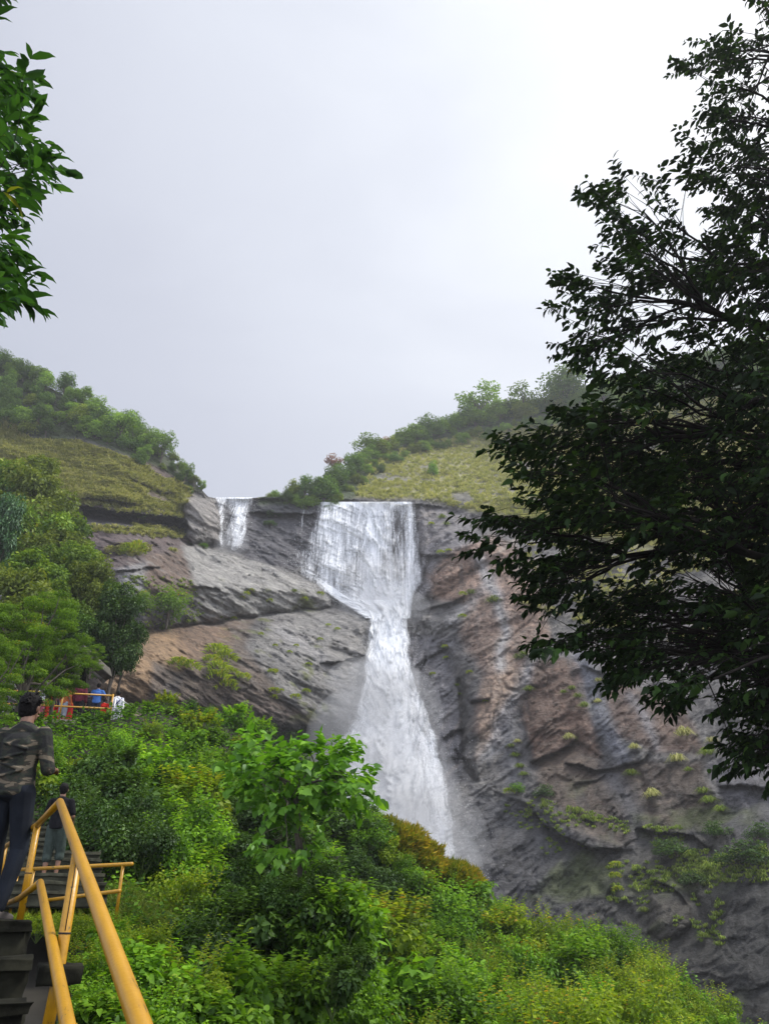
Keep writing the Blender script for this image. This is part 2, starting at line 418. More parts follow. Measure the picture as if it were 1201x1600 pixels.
region([(385, 1000), (470, 955), (600, 955), (560, 1100), (520, 1125), (440, 1085)], (.20, .198, .196), 8, .85)
region([(85, 784), (290, 806), (292, 840), (105, 822)], DARK, 5, .9)  # shade of the overhang recess painted into the stone colour
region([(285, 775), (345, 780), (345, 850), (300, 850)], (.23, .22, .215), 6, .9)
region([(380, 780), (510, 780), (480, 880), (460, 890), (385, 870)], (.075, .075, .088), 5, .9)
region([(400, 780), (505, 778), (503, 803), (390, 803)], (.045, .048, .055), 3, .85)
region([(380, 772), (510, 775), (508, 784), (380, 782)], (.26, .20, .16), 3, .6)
region([(650, 790), (730, 800), (760, 850), (700, 890), (650, 945)], (.15, .145, .16), 6, .8)
region([(700, 865), (770, 835), (850, 880), (860, 1000), (790, 1000), (740, 940), (670, 930), (670, 900)], (.19, .128, .10), 8)
region([(730, 940), (850, 960), (820, 1090), (770, 1160), (740, 1140), (760, 1050), (715, 985)], (.185, .128, .102), 10, .9)
region([(755, 1080), (800, 1010), (820, 1060), (770, 1150), (748, 1185)], (.27, .20, .155), 10, .7)
region([(640, 990), (710, 990), (720, 1200), (700, 1300), (740, 1390), (560, 1390)], (.125, .125, .145), 8, .8)
region([(830, 1030), (905, 1030), (920, 1110), (940, 1185), (900, 1175), (830, 1195), (812, 1100)], BROWN, 5)
region([(955, 1060), (1060, 1100), (1110, 1180), (1020, 1180), (960, 1150), (945, 1090)], BROWN, 8, .9)
region([(830, 1190), (900, 1165), (950, 1200), (1100, 1190), (1120, 1290), (960, 1320), (850, 1250)], (.085, .062, .048), 10, .9)
region([(850, 1265), (900, 1280), (975, 1322), (920, 1325)], (.12, .095, .075), 6, .9)
region([(740, 1230), (830, 1260), (1000, 1340), (1000, 1560), (700, 1400)], (.085, .088, .10), 14, .8)
region([(1012, 1400), (1078, 1405), (1082, 1445), (1040, 1472), (1010, 1455)], (.10, .082, .066), 6, .9)
region([(1110, 1190), (1400, 1150), (1400, 1300), (1140, 1310)], (.13, .13, .155), 10, .8)
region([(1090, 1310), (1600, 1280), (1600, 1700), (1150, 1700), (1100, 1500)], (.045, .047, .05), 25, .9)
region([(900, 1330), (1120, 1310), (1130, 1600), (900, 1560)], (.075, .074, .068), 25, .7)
region([(800, 870), (1250, 850), (1250, 1000), (900, 1030), (850, 960)], (.16, .155, .15), 12, .6)
# running-water streaks down the right face
for pts, wd, am, cc in [([(745, 870), (775, 930), (790, 990), (782, 1040)], 9, .8, (.30, .31, .33)), ([(835, 1020), (820, 1060), (790, 1110), (760, 1180)], 9, .7, (.27, .28, .31)),
                    ([(908, 1020), (925, 1080), (945, 1140), (970, 1190)], 13, .9, (.135, .145, .18)), ([(985, 1090), (1010, 1130), (1022, 1170)], 9, .7, (.17, .175, .20)), ([(700, 970), (735, 940), (770, 900)], 8, .5, (.28, .28, .30)),
                    ([(800, 1100), (790, 1160), (805, 1230)], 14, .8, (.11, .115, .135)), ([(950, 1210), (980, 1250), (1000, 1300)], 16, .8, (.10, .105, .125)), ([(440, 985), (500, 1030), (540, 1090)], 12, .4, (.28, .28, .3))]:
    d, s, t = seg_dist(Um, Vm, pts); C = cmix(C, cc, np.exp(-(d / wd) ** 2) * am)
# fine vertical seepage staining
x, y, z = Pg[..., 0], Pg[..., 1], Pg[..., 2]
seep = fbm(np.stack([x / 1.1, y / 9, z / 13.0], -1), 130, 4)
C = C * (1 + .35 * seep * sstep(Ug, 600, 700))[..., None]
C = cmix(C, (.05, .05, .055), sstep(seep, .25, .6) * .55 * sstep(Ug, 600, 700))
bed = ridged(np.stack([(x * .88 - z * .47) / 7, y / 6, (x * .47 + z * .88) / 1.0], -1), 140, 4)
C = C * (1 + .22 * bed)[..., None]
# fine dark joints and hairline seams following the bedding
def seams(ang_, sc, sd, thr, amt, m):
    global C
    a_ = x * math.cos(ang_) + z * math.sin(ang_); b_ = -x * math.sin(ang_) + z * math.cos(ang_)
    q_ = np.stack([a_ / (5.5 * sc), y / 9, b_ / (1.0 * sc)], -1) + .35 * fbm(Pg / (3.0 * sc), sd + 4, 3)[..., None]
    v_ = np.abs(fbm(q_, sd, 3)); k_ = np.exp(-(v_ / thr) ** 2) * sstep(fbm(Pg / (6 * sc), sd + 9, 2), -.25, .2)
    C = C * (1 - amt * (k_ * m)[..., None])
sR = sstep(Ug, 570, 680)
seams(R(-28), 1.0, 171, .035, .6, 1 - sR); seams(R(-38), .55, 181, .05, .45, 1 - sR); seams(R(40), 1.0, 191, .035, .6, sR); seams(R(75), 1.3, 201, .03, .55, sR); seams(R(28), .5, 211, .05, .4, sR)
# pale scour lines fanning down-left over the right-hand slabs, wrinkles on the left ones
def scour(ang_, sc, sd, amt, m, col=(.30, .265, .235)):
    global C
    a_ = x * math.cos(ang_) + z * math.sin(ang_); b_ = -x * math.sin(ang_) + z * math.cos(ang_)
    v_ = fbm(np.stack([a_ / (7 * sc), y / 12, b_ / (.55 * sc)], -1) + .3 * fbm(Pg / (4.0 * sc), sd + 4, 3)[..., None], sd, 4, .65)
    C = cmix(C, col, sstep(v_, .12, .5) * sstep(fbm(Pg / 9.0, sd + 2, 3), -.35, .25) * amt * m)
rr0 = sstep(pdist(Ug, Vg, [(650, 800), (780, 820), (900, 850), (860, 1010), (810, 1100), (770, 1200), (740, 1250), (700, 1200), (660, 1000)]), -25, 25)
scour(R(42), 1.0, 231, .75, rr0); scour(R(66), .8, 241, .5, rr0 * sstep(Vg, 900, 1050)); scour(R(55), 1.2, 251, .25, sR * (1 - rr0), (.16, .15, .145))
rl0 = sstep(pdist(Ug, Vg, [(180, 850), (300, 850), (420, 880), (530, 940), (600, 960), (560, 1100), (500, 1135), (380, 1080), (300, 980), (200, 940)]), -15, 15)
scour(R(-24), .9, 261, .55, rl0, (.26, .255, .25)); scour(R(-40), .7, 271, .4, rl0, (.24, .235, .23))
C = C * (np.array([1.06, 1.03, .97]))
# the stone darkens towards the lower right
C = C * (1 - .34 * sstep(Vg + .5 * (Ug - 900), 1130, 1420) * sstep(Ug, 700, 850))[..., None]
# earth and thin turf above the rock
GRASSL = [(-350, 500), (0, 640), (50, 690), (120, 690), (180, 710), (240, 735), (300, 765), (286, 800), (230, 792), (170, 786), (100, 780), (60, 760), (-350, 760)]
GRASSR = [(545, 774), (560, 600), (1600, 400), (1600, 860), (1201, 860), (1100, 870), (960, 850), (860, 835), (800, 808), (740, 802), (690, 790), (640, 780), (600, 783)]
FOREST = [(-350, 400), (0, 540), (330, 700), (330, 778), (300, 762), (240, 730), (180, 705), (120, 685), (50, 680), (0, 640), (-350, 600)]
RIDGE = [(405, 790), (405, 700), (620, 600), (1600, 380), (1600, 560), (1201, 640), (1000, 655), (870, 668), (790, 676), (720, 684), (650, 702), (600, 735), (550, 778)]
turf = (.20, .19, .08)
tn = fbm(Pg / 3.0, 150, 4)
bare = sstep(fbm(Pg / 7.0, 155, 3), .30, .5)
for poly, cc in ((GRASSL, turf), (GRASSR, (.22, .21, .09)), (FOREST, (.035, .05, .016)), (RIDGE, (.04, .06, .02))):
    m = sstep(pdist(Um, Vm, poly), -4, 5)
    if poly in (GRASSL, GRASSR): m = m * (1 - bare * .85)
    C = cmix(C, cc, m); C = C * (1 + .25 * tn * m)[..., None]
# mossy tint low on the right and in seams
moss = sstep(fbm(Pg / 4.5, 160, 4), .12, .5)
mreg = sstep(pdist(Um, Vm, [(740, 1215), (850, 1250), (1000, 1180), (1130, 1180), (1200, 1300), (1150, 1600), (950, 1560), (800, 1380)]), -30, 40)
C = cmix(C, (.062, .078, .026), moss * mreg * .8)
mreg = sstep(pdist(Um, Vm, [(340, 900), (520, 925), (500, 960), (520, 1130), (400, 1130), (360, 1000), (330, 960)]), -10, 20)
C = cmix(C, (.12, .135, .04), sstep(fbm(Pg / 2.2, 165, 4), .28, .5) * mreg * .8)
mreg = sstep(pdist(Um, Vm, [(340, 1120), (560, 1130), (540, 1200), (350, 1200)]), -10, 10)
C = cmix(C, (.03, .03, .028), mreg * .8)  # near-black paint standing in for shade in the undercut, not moss
C = np.clip(C, .012, .6)

# back of the ridge
top = Pg[0]
back = [top + np.array([0, 5, 0.3]), top + np.array([0, 18, -3]), top + np.array([0, 60, -30]), top + np.array([0, 140, -110])]
allP = np.concatenate([np.stack(back[::-1]), Pg], 0); allC = np.concatenate([np.repeat(C[:1], 4, 0), C], 0)
m_rock, nt, out = newmat('rock')
b = N(nt, 'ShaderNodeBsdfPrincipled'); at = N(nt, 'ShaderNodeAttribute', attribute_name='stone'); tc = N(nt, 'ShaderNodeTexCoord')
n1 = N(nt, 'ShaderNodeTexNoise'); n1.inputs['Scale'].default_value = 1.3; n1.inputs['Detail'].default_value = 10; n1.inputs['Roughness'].default_value = .72
n2 = N(nt, 'ShaderNodeTexNoise'); n2.inputs['Scale'].default_value = .35; n2.inputs['Detail'].default_value = 12; n2.inputs['Roughness'].default_value = .68; n2.inputs['Distortion'].default_value = .5
mp2 = N(nt, 'ShaderNodeMapping'); mp2.inputs['Rotation'].default_value = (0, R(30), 0); mp2.inputs['Scale'].default_value = (.45, 1, 3.2)
nt.links.new(tc.outputs['Object'], n1.inputs[0]); nt.links.new(tc.outputs['Object'], mp2.inputs[0]); nt.links.new(mp2.outputs[0], n2.inputs[0])
r1 = ramp(nt, n1.outputs['Fac'], [(.30, (.50, .49, .48)), (.42, (.80, .80, .80)), (.55, (1.05, 1.05, 1.05)), (.70, (1.7, 1.66, 1.6))])
r2 = ramp(nt, n2.outputs['Fac'], [(.3, (.68, .68, .70)), (.5, (1, 1, 1)), (.7, (1.35, 1.33, 1.3))])
ml = N(nt, 'ShaderNodeVectorMath', operation='MULTIPLY'); ml2 = N(nt, 'ShaderNodeVectorMath', operation='MULTIPLY')
nt.links.new(at.outputs['Color'], ml.inputs[0]); nt.links.new(r1.outputs[0], ml.inputs[1])
nt.links.new(ml.outputs[0], ml2.inputs[0]); nt.links.new(r2.outputs[0], ml2.inputs[1]); nt.links.new(ml2.outputs[0], b.inputs['Base Color'])
b.inputs['Roughness'].default_value = .6; b.inputs['Specular IOR Level'].default_value = .3
adn = N(nt, 'ShaderNodeMath', operation='ADD'); nt.links.new(n1.outputs['Fac'], adn.inputs[0]); nt.links.new(n2.outputs['Fac'], adn.inputs[1])
bp = N(nt, 'ShaderNodeBump'); bp.inputs['Strength'].default_value = 1.0; bp.inputs['Distance'].default_value = .7
nt.links.new(adn.outputs[0], bp.inputs['Height']); nt.links.new(bp.outputs[0], b.inputs['Normal']); nt.links.new(b.outputs[0], out.inputs[0])
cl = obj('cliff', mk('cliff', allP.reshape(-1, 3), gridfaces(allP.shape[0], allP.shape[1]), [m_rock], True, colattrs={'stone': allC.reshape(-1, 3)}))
tag(cl, 'tall weathered grey and brown rock face with the waterfall', None, None, 'structure')

# wide ground to the horizon
m_soil = mat_simple('soil', (.018, .015, .009), .9, .4, 1.5, .5)
gx = np.linspace(-420, 420, 61); gy = np.concatenate([np.linspace(-150, 0, 8), np.linspace(10, 120, 24), np.linspace(150, 420, 12)])
GX, GY = np.meshgrid(gx, gy)
GZ = -9.0 + 1.2 * fbm(np.stack([GX / 20, GY / 20, GX * 0], -1), 3, 3)
g = obj('ground', mk('ground', np.stack([GX, GY, GZ], -1).reshape(-1, 3), gridfaces(len(gy), len(gx)), [m_soil], True)); g['kind'] = 'structure'
# ------------------------------------------------------------------ falling water
def water_mat(name, seed, sx, sz, contrast, col=(.86, .88, .9)):
    m, nt, out = newmat(name)
    uv = N(nt, 'ShaderNodeUVMap'); at = N(nt, 'ShaderNodeAttribute', attribute_name='dens')
    def layer(sx, sz, sc, det, off, dist=.3):
        mp = N(nt, 'ShaderNodeMapping'); mp.inputs['Scale'].default_value = (sx, sz, 1); mp.inputs['Location'].default_value = (off, off * .7, 0)
        no = N(nt, 'ShaderNodeTexNoise'); no.inputs['Scale'].default_value = sc; no.inputs['Detail'].default_value = det; no.inputs['Roughness'].default_value = .62; no.inputs['Distortion'].default_value = dist
        nt.links.new(uv.outputs[0], mp.inputs[0]); nt.links.new(mp.outputs[0], no.inputs[0]); return no
    a = layer(sx, sz, 1, 6, seed * 3.1); b2 = layer(sx * .28, sz * .6, 1, 4, seed * 5.7 + 2); c = layer(4.2, 2.6, 1.6, 5, seed + 9, .1)
    m1 = N(nt, 'ShaderNodeMath', operation='MULTIPLY_ADD'); m1.inputs[1].default_value = .38; nt.links.new(a.outputs[0], m1.inputs[0])
    m2 = N(nt, 'ShaderNodeMath', operation='MULTIPLY_ADD'); m2.inputs[1].default_value = .30; nt.links.new(b2.outputs[0], m2.inputs[0])
    m3 = N(nt, 'ShaderNodeMath', operation='MULTIPLY'); m3.inputs[1].default_value = .32; nt.links.new(c.outputs[0], m3.inputs[0])
    nt.links.new(m3.outputs[0], m2.inputs[2]); nt.links.new(m2.outputs[0], m1.inputs[2])
    # alpha = clamp((noise - .5)*contrast + dens*1.4 - .2)
    s = N(nt, 'ShaderNodeMath', operation='SUBTRACT'); s.inputs[1].default_value = .5; nt.links.new(m1.outputs[0], s.inputs[0])
    k = N(nt, 'ShaderNodeMath', operation='MULTIPLY'); k.inputs[1].default_value = contrast; nt.links.new(s.outputs[0], k.inputs[0])
    d = N(nt, 'ShaderNodeMath', operation='MULTIPLY_ADD'); d.inputs[1].default_value = 2.6; d.inputs[2].default_value = -.42; nt.links.new(at.outputs['Fac'], d.inputs[0])
    al = N(nt, 'ShaderNodeMath', operation='ADD'); al.use_clamp = True; nt.links.new(k.outputs[0], al.inputs[0]); nt.links.new(d.outputs[0], al.inputs[1])
    edge = N(nt, 'ShaderNodeMath', operation='MULTIPLY'); edge.use_clamp = True
    e2 = N(nt, 'ShaderNodeMath', operation='MULTIPLY'); e2.inputs[1].default_value = 6; e2.use_clamp = True; nt.links.new(at.outputs['Fac'], e2.inputs[0])
    nt.links.new(al.outputs[0], edge.inputs[0]); nt.links.new(e2.outputs[0], edge.inputs[1])
    df = N(nt, 'ShaderNodeBsdfDiffuse'); tr = N(nt, 'ShaderNodeBsdfTranslucent'); tp = N(nt, 'ShaderNodeBsdfTransparent')
    cr = ramp(nt, m1.outputs[0], [(.36, tuple(np.array(col) * .90)), (.5, tuple(np.array(col) * 1.0)), (.62, (.95, .95, .95))])
    for q in (df, tr): nt.links.new(cr.outputs[0], q.inputs[0])
    bp = N(nt, 'ShaderNodeBump'); bp.inputs['Strength'].default_value = .35; bp.inputs['Distance'].default_value = .18
    nt.links.new(m1.outputs[0], bp.inputs['Height']); nt.links.new(bp.outputs[0], df.inputs['Normal'])
    mx1 = N(nt, 'ShaderNodeMixShader'); mx1.inputs[0].default_value = .4; nt.links.new(df.outputs[0], mx1.inputs[1]); nt.links.new(tr.outputs[0], mx1.inputs[2])
    mx = N(nt, 'ShaderNodeMixShader'); nt.links.new(edge.outputs[0], mx.inputs[0]); nt.links.new(tp.outputs[0], mx.inputs[1]); nt.links.new(mx1.outputs[0], mx.inputs[2])
    nt.links.new(mx.outputs[0], out.inputs[0]); return m
WM = [water_mat('water_a', 1, 2.4, .14, 7.0), water_mat('water_b', 2, 4.2, .30, 8.0), water_mat('water_c', 3, 1.2, .5, 3.0)]

def sheet(name, left, right, off, dens, mat, nu=70, nv=160, seed=0, bulge=0.0, straight=False):
    left = np.array(left, float); right = np.array(right, float)
    v0, v1 = max(left[0, 1], right[0, 1]), min(left[-1, 1], right[-1, 1])
    v = np.linspace(v0, v1, nv)
    lu = np.interp(v, left[:, 1], left[:, 0]); ru = np.interp(v, right[:, 1], right[:, 0])
    s = np.linspace(0, 1, nu)
    jag = 5 * fbm(np.stack([v / 22.0, v * 0 + seed, v * 0], -1), seed + 3, 3)
    U = (lu + jag)[:, None] * (1 - s) + (ru + np.roll(jag, 17))[:, None] * s; V = np.broadcast_to(v[:, None], U.shape)
    # the sheet rides on the rock but smooths over it
    Yr = cliffY(U, V)
    k = 7
    pad = np.pad(Yr, ((k, k), (k, k)), mode='edge'); Ys = np.zeros_like(Yr)
    for i in range(-k, k + 1, 2):
        for j in range(-k, k + 1, 2): Ys = Ys + pad[k + i:k + i + Yr.shape[0], k + j:k + j + Yr.shape[1]]
    Ys /= len(range(-k, k + 1, 2)) ** 2
    Y = np.minimum(Ys, Yr) - off - bulge * np.sin(np.pi * s)[None] - .25 * fbm(np.stack([U / 14, V / 60, U * 0 + seed], -1), seed, 3)
    P = PY(U, V, Y)
    wid = np.linalg.norm(P[:, -1] - P[:, 0], axis=1).mean()
    arc = np.concatenate([[0], np.cumsum(np.linalg.norm(np.diff(P[:, nu // 2], axis=0), axis=1))])
    uvs = np.stack([np.broadcast_to(s * wid, U.shape), np.broadcast_to(arc[:, None], U.shape)], -1)
    if straight: uvs = np.stack([P[..., 0] - .12 * P[..., 2] * 0, -P[..., 2]], -1)
    D = dens(U, V, np.broadcast_to(s, U.shape), np.broadcast_to(((v - v0) / (v1 - v0))[:, None], U.shape))
    return mk(name, P.reshape(-1, 3), gridfaces(nv, nu), [mat], True, {'dens': D.ravel()}, uv=uvs.reshape(-1, 2))
def edgef(s, w=.12): return sstep(s, 0, w) * sstep(1 - s, 0, w)
fall = thing('waterfall', 'tall white waterfall plunging over the grey cliff in two steps', 'waterfall', pt(600, 1380, 76))
def wpart(name, me):
    o = obj(name, me, fall); o.matrix_parent_inverse = Matrix.Translation(-fall.location); return o
# upper curtain: hangs straight down the wall, its foot cut off by the slab on the left
UL = [(497, 776), (492, 800), (482, 830), (466, 860), (452, 880), (462, 895), (490, 915), (520, 935), (552, 955), (565, 966)]
UR = [(650, 784), (658, 820), (666, 850), (670, 880), (664, 905), (652, 930), (646, 955), (644, 966)]
def dU(U, V, s, t):
    g = lambda c, w_: np.exp(-((U - c) / w_) ** 2)
    col = g(505, 10) * .22 + g(524, 13) * .30 + g(548, 10) * .14 + g(583, 14) * .34 + g(606, 9) * .08 + g(640, 7) * .26 + g(560, 30) * .08
    base = .20 + col * (1 - .35 * sstep(t, .2, .7)) + .10 * g(590, 40)
    base += .55 * sstep(t + .002 * (U - 560), .66, .95) * g(595, 48) + .40 * np.exp(-(t / .05) ** 2)
    base += .05 * sstep(500 - U, 0, 15) * (t > .15)
    base -= .07 * g(615, 6) * (t < .7)
    return np.clip(base, 0.015, 1) * edgef(s, .07)
wpart('upper_curtain', sheet('upper_curtain', UL, UR, .5, dU, WM[0], 110, 130, 1, 0, True))
wpart('upper_curtain', sheet('upper_curtain', UL, UR, 1.1, lambda U, V, s, t: np.clip(dU(U, V, s, t) * .8, 0, 1) * edgef(s, .12), WM[1], 110, 130, 2, 0, True))
# side fall
SL = [(339, 777), (341, 800), (344, 830), (344, 860)]; SR = [(401, 776), (394, 800), (386, 830), (381, 860)]
dS = lambda U, V, s, t: np.clip(.14 + .42 * np.exp(-((s - .66) / .22) ** 2) + .16 * np.exp(-((s - .08) / .07) ** 2) + .25 * np.exp(-(t / .08) ** 2), 0, 1) * edgef(s, .06) * (1 - .5 * sstep(t, .85, 1))
wpart('side_curtain', sheet('side_curtain', SL, SR, .4, dS, WM[0], 40, 60, 4, 0, True)); wpart('side_curtain', sheet('side_curtain', SL, SR, .9, lambda *a: dS(*a) * .7, WM[1], 40, 60, 5, 0, True))
# slide along the top of the left slab
TL = [(450, 872), (474, 894), (503, 917), (524, 940), (545, 954), (560, 962)]; TR = [(455, 872), (486, 893), (520, 914), (556, 936), (600, 952), (630, 962)]
wpart('side_slide', sheet('side_slide', TL, TR, 1.4, lambda U, V, s, t: np.clip(.12 + .62 * t, 0, 1) * edgef(s, .3), WM[2], 24, 80, 6))
# thin trickles
for k, (L_, w_, dd_) in enumerate([([(474, 779), (473, 805), (470, 840), (464, 878)], 4, .17), ([(716, 1310), (728, 1335), (741, 1356), (750, 1380)], 2.5, .16), ([(690, 1012), (672, 1024), (654, 1036), (644, 1046)], 5, .12), ([(652, 905), (646, 925), (640, 950)], 4, .2)]):
    L2 = [(a - w_, b) for a, b in L_]; R2 = [(a + w_, b) for a, b in L_]
    wpart('trickle', sheet('trickle', L2, R2, .35, lambda U, V, s, t: dd_ * edgef(s, .4) * edgef(t, .1), WM[1], 10, 60, 8 + k))
# lower fall
LL = [(520, 938), (566, 954), (572, 975), (570, 1000), (563, 1030), (560, 1060), (553, 1090), (542, 1120), (525, 1150), (512, 1180), (506, 1230), (504, 1300), (520, 1400)]
LR = [(640, 938), (640, 954), (642, 985), (648, 1020), (655, 1050), (662, 1080), (676, 1115), (692, 1150), (704, 1190), (708, 1230), (718, 1290), (726, 1330), (738, 1400)]
def dL(U, V, s, t):
    cx = np.interp(V, [940, 1000, 1100, 1200, 1400], [604, 606, 598, 592, 610]); cw = np.interp(V, [940, 1050, 1150, 1300, 1400], [38, 42, 54, 72, 84])
    core = np.exp(-(np.abs(U - cx) / cw) ** 3)
    lace = .13 + .11 * sstep(V, 1120, 1250) + .13 * np.exp(-((s - .88) / .08) ** 2) * (V > 1080) + .20 * sstep(V, 1080, 1180) * sstep(s, .5, .65)
    return np.clip(lace + core * (.50 - .08 * sstep(V, 1180, 1380)), 0.01, 1) * edgef(s, .14)
wpart('lower_curtain', sheet('lower_curtain', LL, LR, .6, dL, WM[0], 110, 260, 21)); wpart('lower_curtain', sheet('lower_curtain', LL, LR, 1.3, lambda U, V, s, t: dL(U, V, s, t) * .85 * edgef(s, .15), WM[1], 110, 260, 22))
wpart('lower_curtain', sheet('lower_curtain', [(a + 8, b) for a, b in LL], [(min(a - 6, 668), b) for a, b in LR], 2.0, lambda U, V, s, t: dL(U, V, s, t) * .62 * edgef(s, .3), WM[2], 80, 200, 23))
# foam over the lip
LPm = [(498, 774), (508, 776), (520, 783)]
# spray: tens of thousands of real droplets thrown off the water
rng = np.random.default_rng(3)
def droplets(n, left, right, offr, spread, size):
    left = np.array(left, float); right = np.array(right, float)
    v = left[0, 1] + rng.random(n) * (left[-1, 1] - left[0, 1])
    lu = np.interp(v, left[:, 1], left[:, 0]); ru = np.interp(v, right[:, 1], right[:, 0])
    s = rng.random(n); e = rng.random(n) < .55
    s = np.where(e, np.where(rng.random(n) < .5, np.abs(rng.normal(0, .09, n)) * np.sign(rng.normal(size=n)), 1 - np.abs(rng.normal(0, .09, n)) * np.sign(rng.normal(size=n))), s)
    u = lu * (1 - s) + ru * s + rng.normal(0, spread, n); v = v + rng.normal(0, spread, n)
    Y = cliffY(u, v) - offr * (.4 + rng.random(n) * 2.2)
    return PY(u, v, Y), size * (.5 + rng.random(n) ** 3 * 1.6)
parts = [droplets(9000, UL, UR, .8, 1.6, .026), droplets(1500, SL, SR, .8, 1.2, .028), droplets(17000, LL, LR, .9, 2.2, .024), droplets(1800, TL, TR, 1.6, 2, .026)]
P = np.vstack([p for p, s in parts]); S = np.concatenate([s for p, s in parts])
d = rng.normal(size=(len(P), 4, 3)); d /= np.linalg.norm(d, axis=2)[..., None]
d[:, :, 2] *= 1.5
V = (P[:, None] + d * S[:, None, None]).reshape(-1, 3); i = np.arange(len(P))[:, None] * 4
T = np.vstack([i + np.array([0, 1, 2]), i + np.array([0, 2, 3]), i + np.array([0, 3, 1]), i + np.array([1, 3, 2])])
m_drop, nt, out = newmat('droplet'); df = N(nt, 'ShaderNodeBsdfDiffuse'); df.inputs[0].default_value = (.9, .91, .92, 1); tr = N(nt, 'ShaderNodeBsdfTranslucent'); tr.inputs[0].default_value = (.9, .91, .92, 1)
mx = N(nt, 'ShaderNodeMixShader'); mx.inputs[0].default_value = .5; nt.links.new(df.outputs[0], mx.inputs[1]); nt.links.new(tr.outputs[0], mx.inputs[2]); nt.links.new(mx.outputs[0], out.inputs[0])
sp_ = obj('spray', mk('spray', V, T, [m_drop])); tag(sp_, 'fine white spray drifting off the falling water', 'spray', None, 'stuff')

# soft mist hanging at the foot of each drop: thin rounded bodies of vapour
m_mist, nt, out = newmat('mist'); pv = N(nt, 'ShaderNodeVolumePrincipled'); pv.inputs['Density'].default_value = .085; pv.inputs['Color'].default_value = (.97, .98, 1, 1)
nt.links.new(pv.outputs[0], out.inputs['Volume'])
for (u, v, dY, rx, ry, rz) in [(600, 948, -3.0, 6.5, 2.5, 3.2), (632, 1120, -3.5, 4.5, 2.0, 6.0), (690, 1330, -3.5, 4.5, 2.0, 6.0), (590, 900, -2.5, 6.0, 2.0, 4.0), (560, 1085, -4.0, 4.5, 2.5, 4.5), (600, 1060, -4.0, 4.5, 2.5, 3.2), (556, 1160, -4.5, 5.5, 3.0, 6.0), (590, 1240, -5.0, 7.0, 3.0, 6.5), (650, 1250, -4.0, 4.5, 2.2, 7.0), (610, 1350, -5.0, 8.0, 3.5, 5.0), (362, 850, -2.5, 2.6, 1.5, 2.2)]:
    Y = float(cliffY(u, v)) + dY; p = pt(u, v, Y); th = np.linspace(0, math.pi, 19)[1:-1]; ph = np.arange(24) / 24 * 2 * math.pi
    V = np.array([[0, 0, 1.0]] + [[math.sin(a) * math.cos(b), math.sin(a) * math.sin(b), math.cos(a)] for a in th for b in ph] + [[0, 0, -1.0]]) * np.array([rx, ry, rz])
    k = len(ph); Q = [[1 + i * k + j, 1 + (i + 1) * k + j, 1 + (i + 1) * k + (j + 1) % k, 1 + i * k + (j + 1) % k] for i in range(len(th) - 1) for j in range(k)]
    T = [[0, 1 + j, 1 + (j + 1) % k] for j in range(k)] + [[len(V) - 1, 1 + (len(th) - 1) * k + (j + 1) % k, 1 + (len(th) - 1) * k + j] for j in range(k)]
    o = obj('mist', mk('mist', V, [np.array(Q), np.array(T)], [m_mist], True)); o.location = p; tag(o, 'soft white mist hanging in front of the falling water', 'mist', None, 'stuff')
# ------------------------------------------------------------------ foliage
def norm(a): return a / (np.linalg.norm(a, axis=-1, keepdims=True) + 1e-9)
LT_D = (np.array([[0, 0, 0], [.45, -.5, .10], [1, 0, -.12], [.45, .5, .10]]), np.array([[0, 1, 2], [0, 2, 3]]))
LT_O = (np.array([[0, 0, 0], [.30, 0, -.03], [.68, 0, -.05], [1, 0, -.22], [.16, -.34, .05], [.45, -.5, .06], [.78, -.27, -.03], [.16, .34, .05], [.45, .5, .06], [.78, .27, -.03]]),
        np.array([[0, 4, 1], [4, 5, 1], [5, 2, 1], [5, 6, 2], [6, 3, 2], [0, 1, 7], [7, 1, 8], [8, 1, 2], [8, 2, 9], [9, 2, 3]]))
LT_H = (np.array([[0, 0, 0], [.35, 0, -.04], [1, 0, -.25], [-.08, -.30, .03], [.22, -.52, .05], [.62, -.34, -.02], [-.08, .30, .03], [.22, .52, .05], [.62, .34, -.02]]),
        np.array([[0, 3, 1], [3, 4, 1], [4, 5, 1], [5, 2, 1], [0, 1, 6], [6, 1, 7], [7, 1, 8], [8, 1, 2]]))
def leaf_arrays(pos, axis, nrm, L, W, tint, tpl=LT_D):
    T, F = tpl; n = len(pos)
    a = norm(axis); s = norm(np.cross(nrm, a)); u = np.cross(a, s)
    L = np.broadcast_to(L, (n,)); W = np.broadcast_to(W, (n,))
    V = pos[:, None] + a[:, None] * (T[None, :, 0:1] * L[:, None, None]) + s[:, None] * (T[None, :, 1:2] * W[:, None, None]) + u[:, None] * (T[None, :, 2:3] * L[:, None, None])
    FF = (np.arange(n) * len(T))[:, None, None] + F[None]
    return V.reshape(-1, 3), FF.reshape(-1, 3), np.repeat(tint, len(T))
def leaf_mesh(name, mat, *sets):
    V, F, A, k = [], [], [], 0
    for s in sets:
        v, f, a = leaf_arrays(*s); V.append(v); F.append(f + k); A.append(a); k += len(v)
    return mk(name, np.vstack(V), np.vstack(F), [mat], False, {'tint': np.concatenate(A)})
def unit(rng, n):
    d = rng.normal(size=(n, 3)); return norm(d)
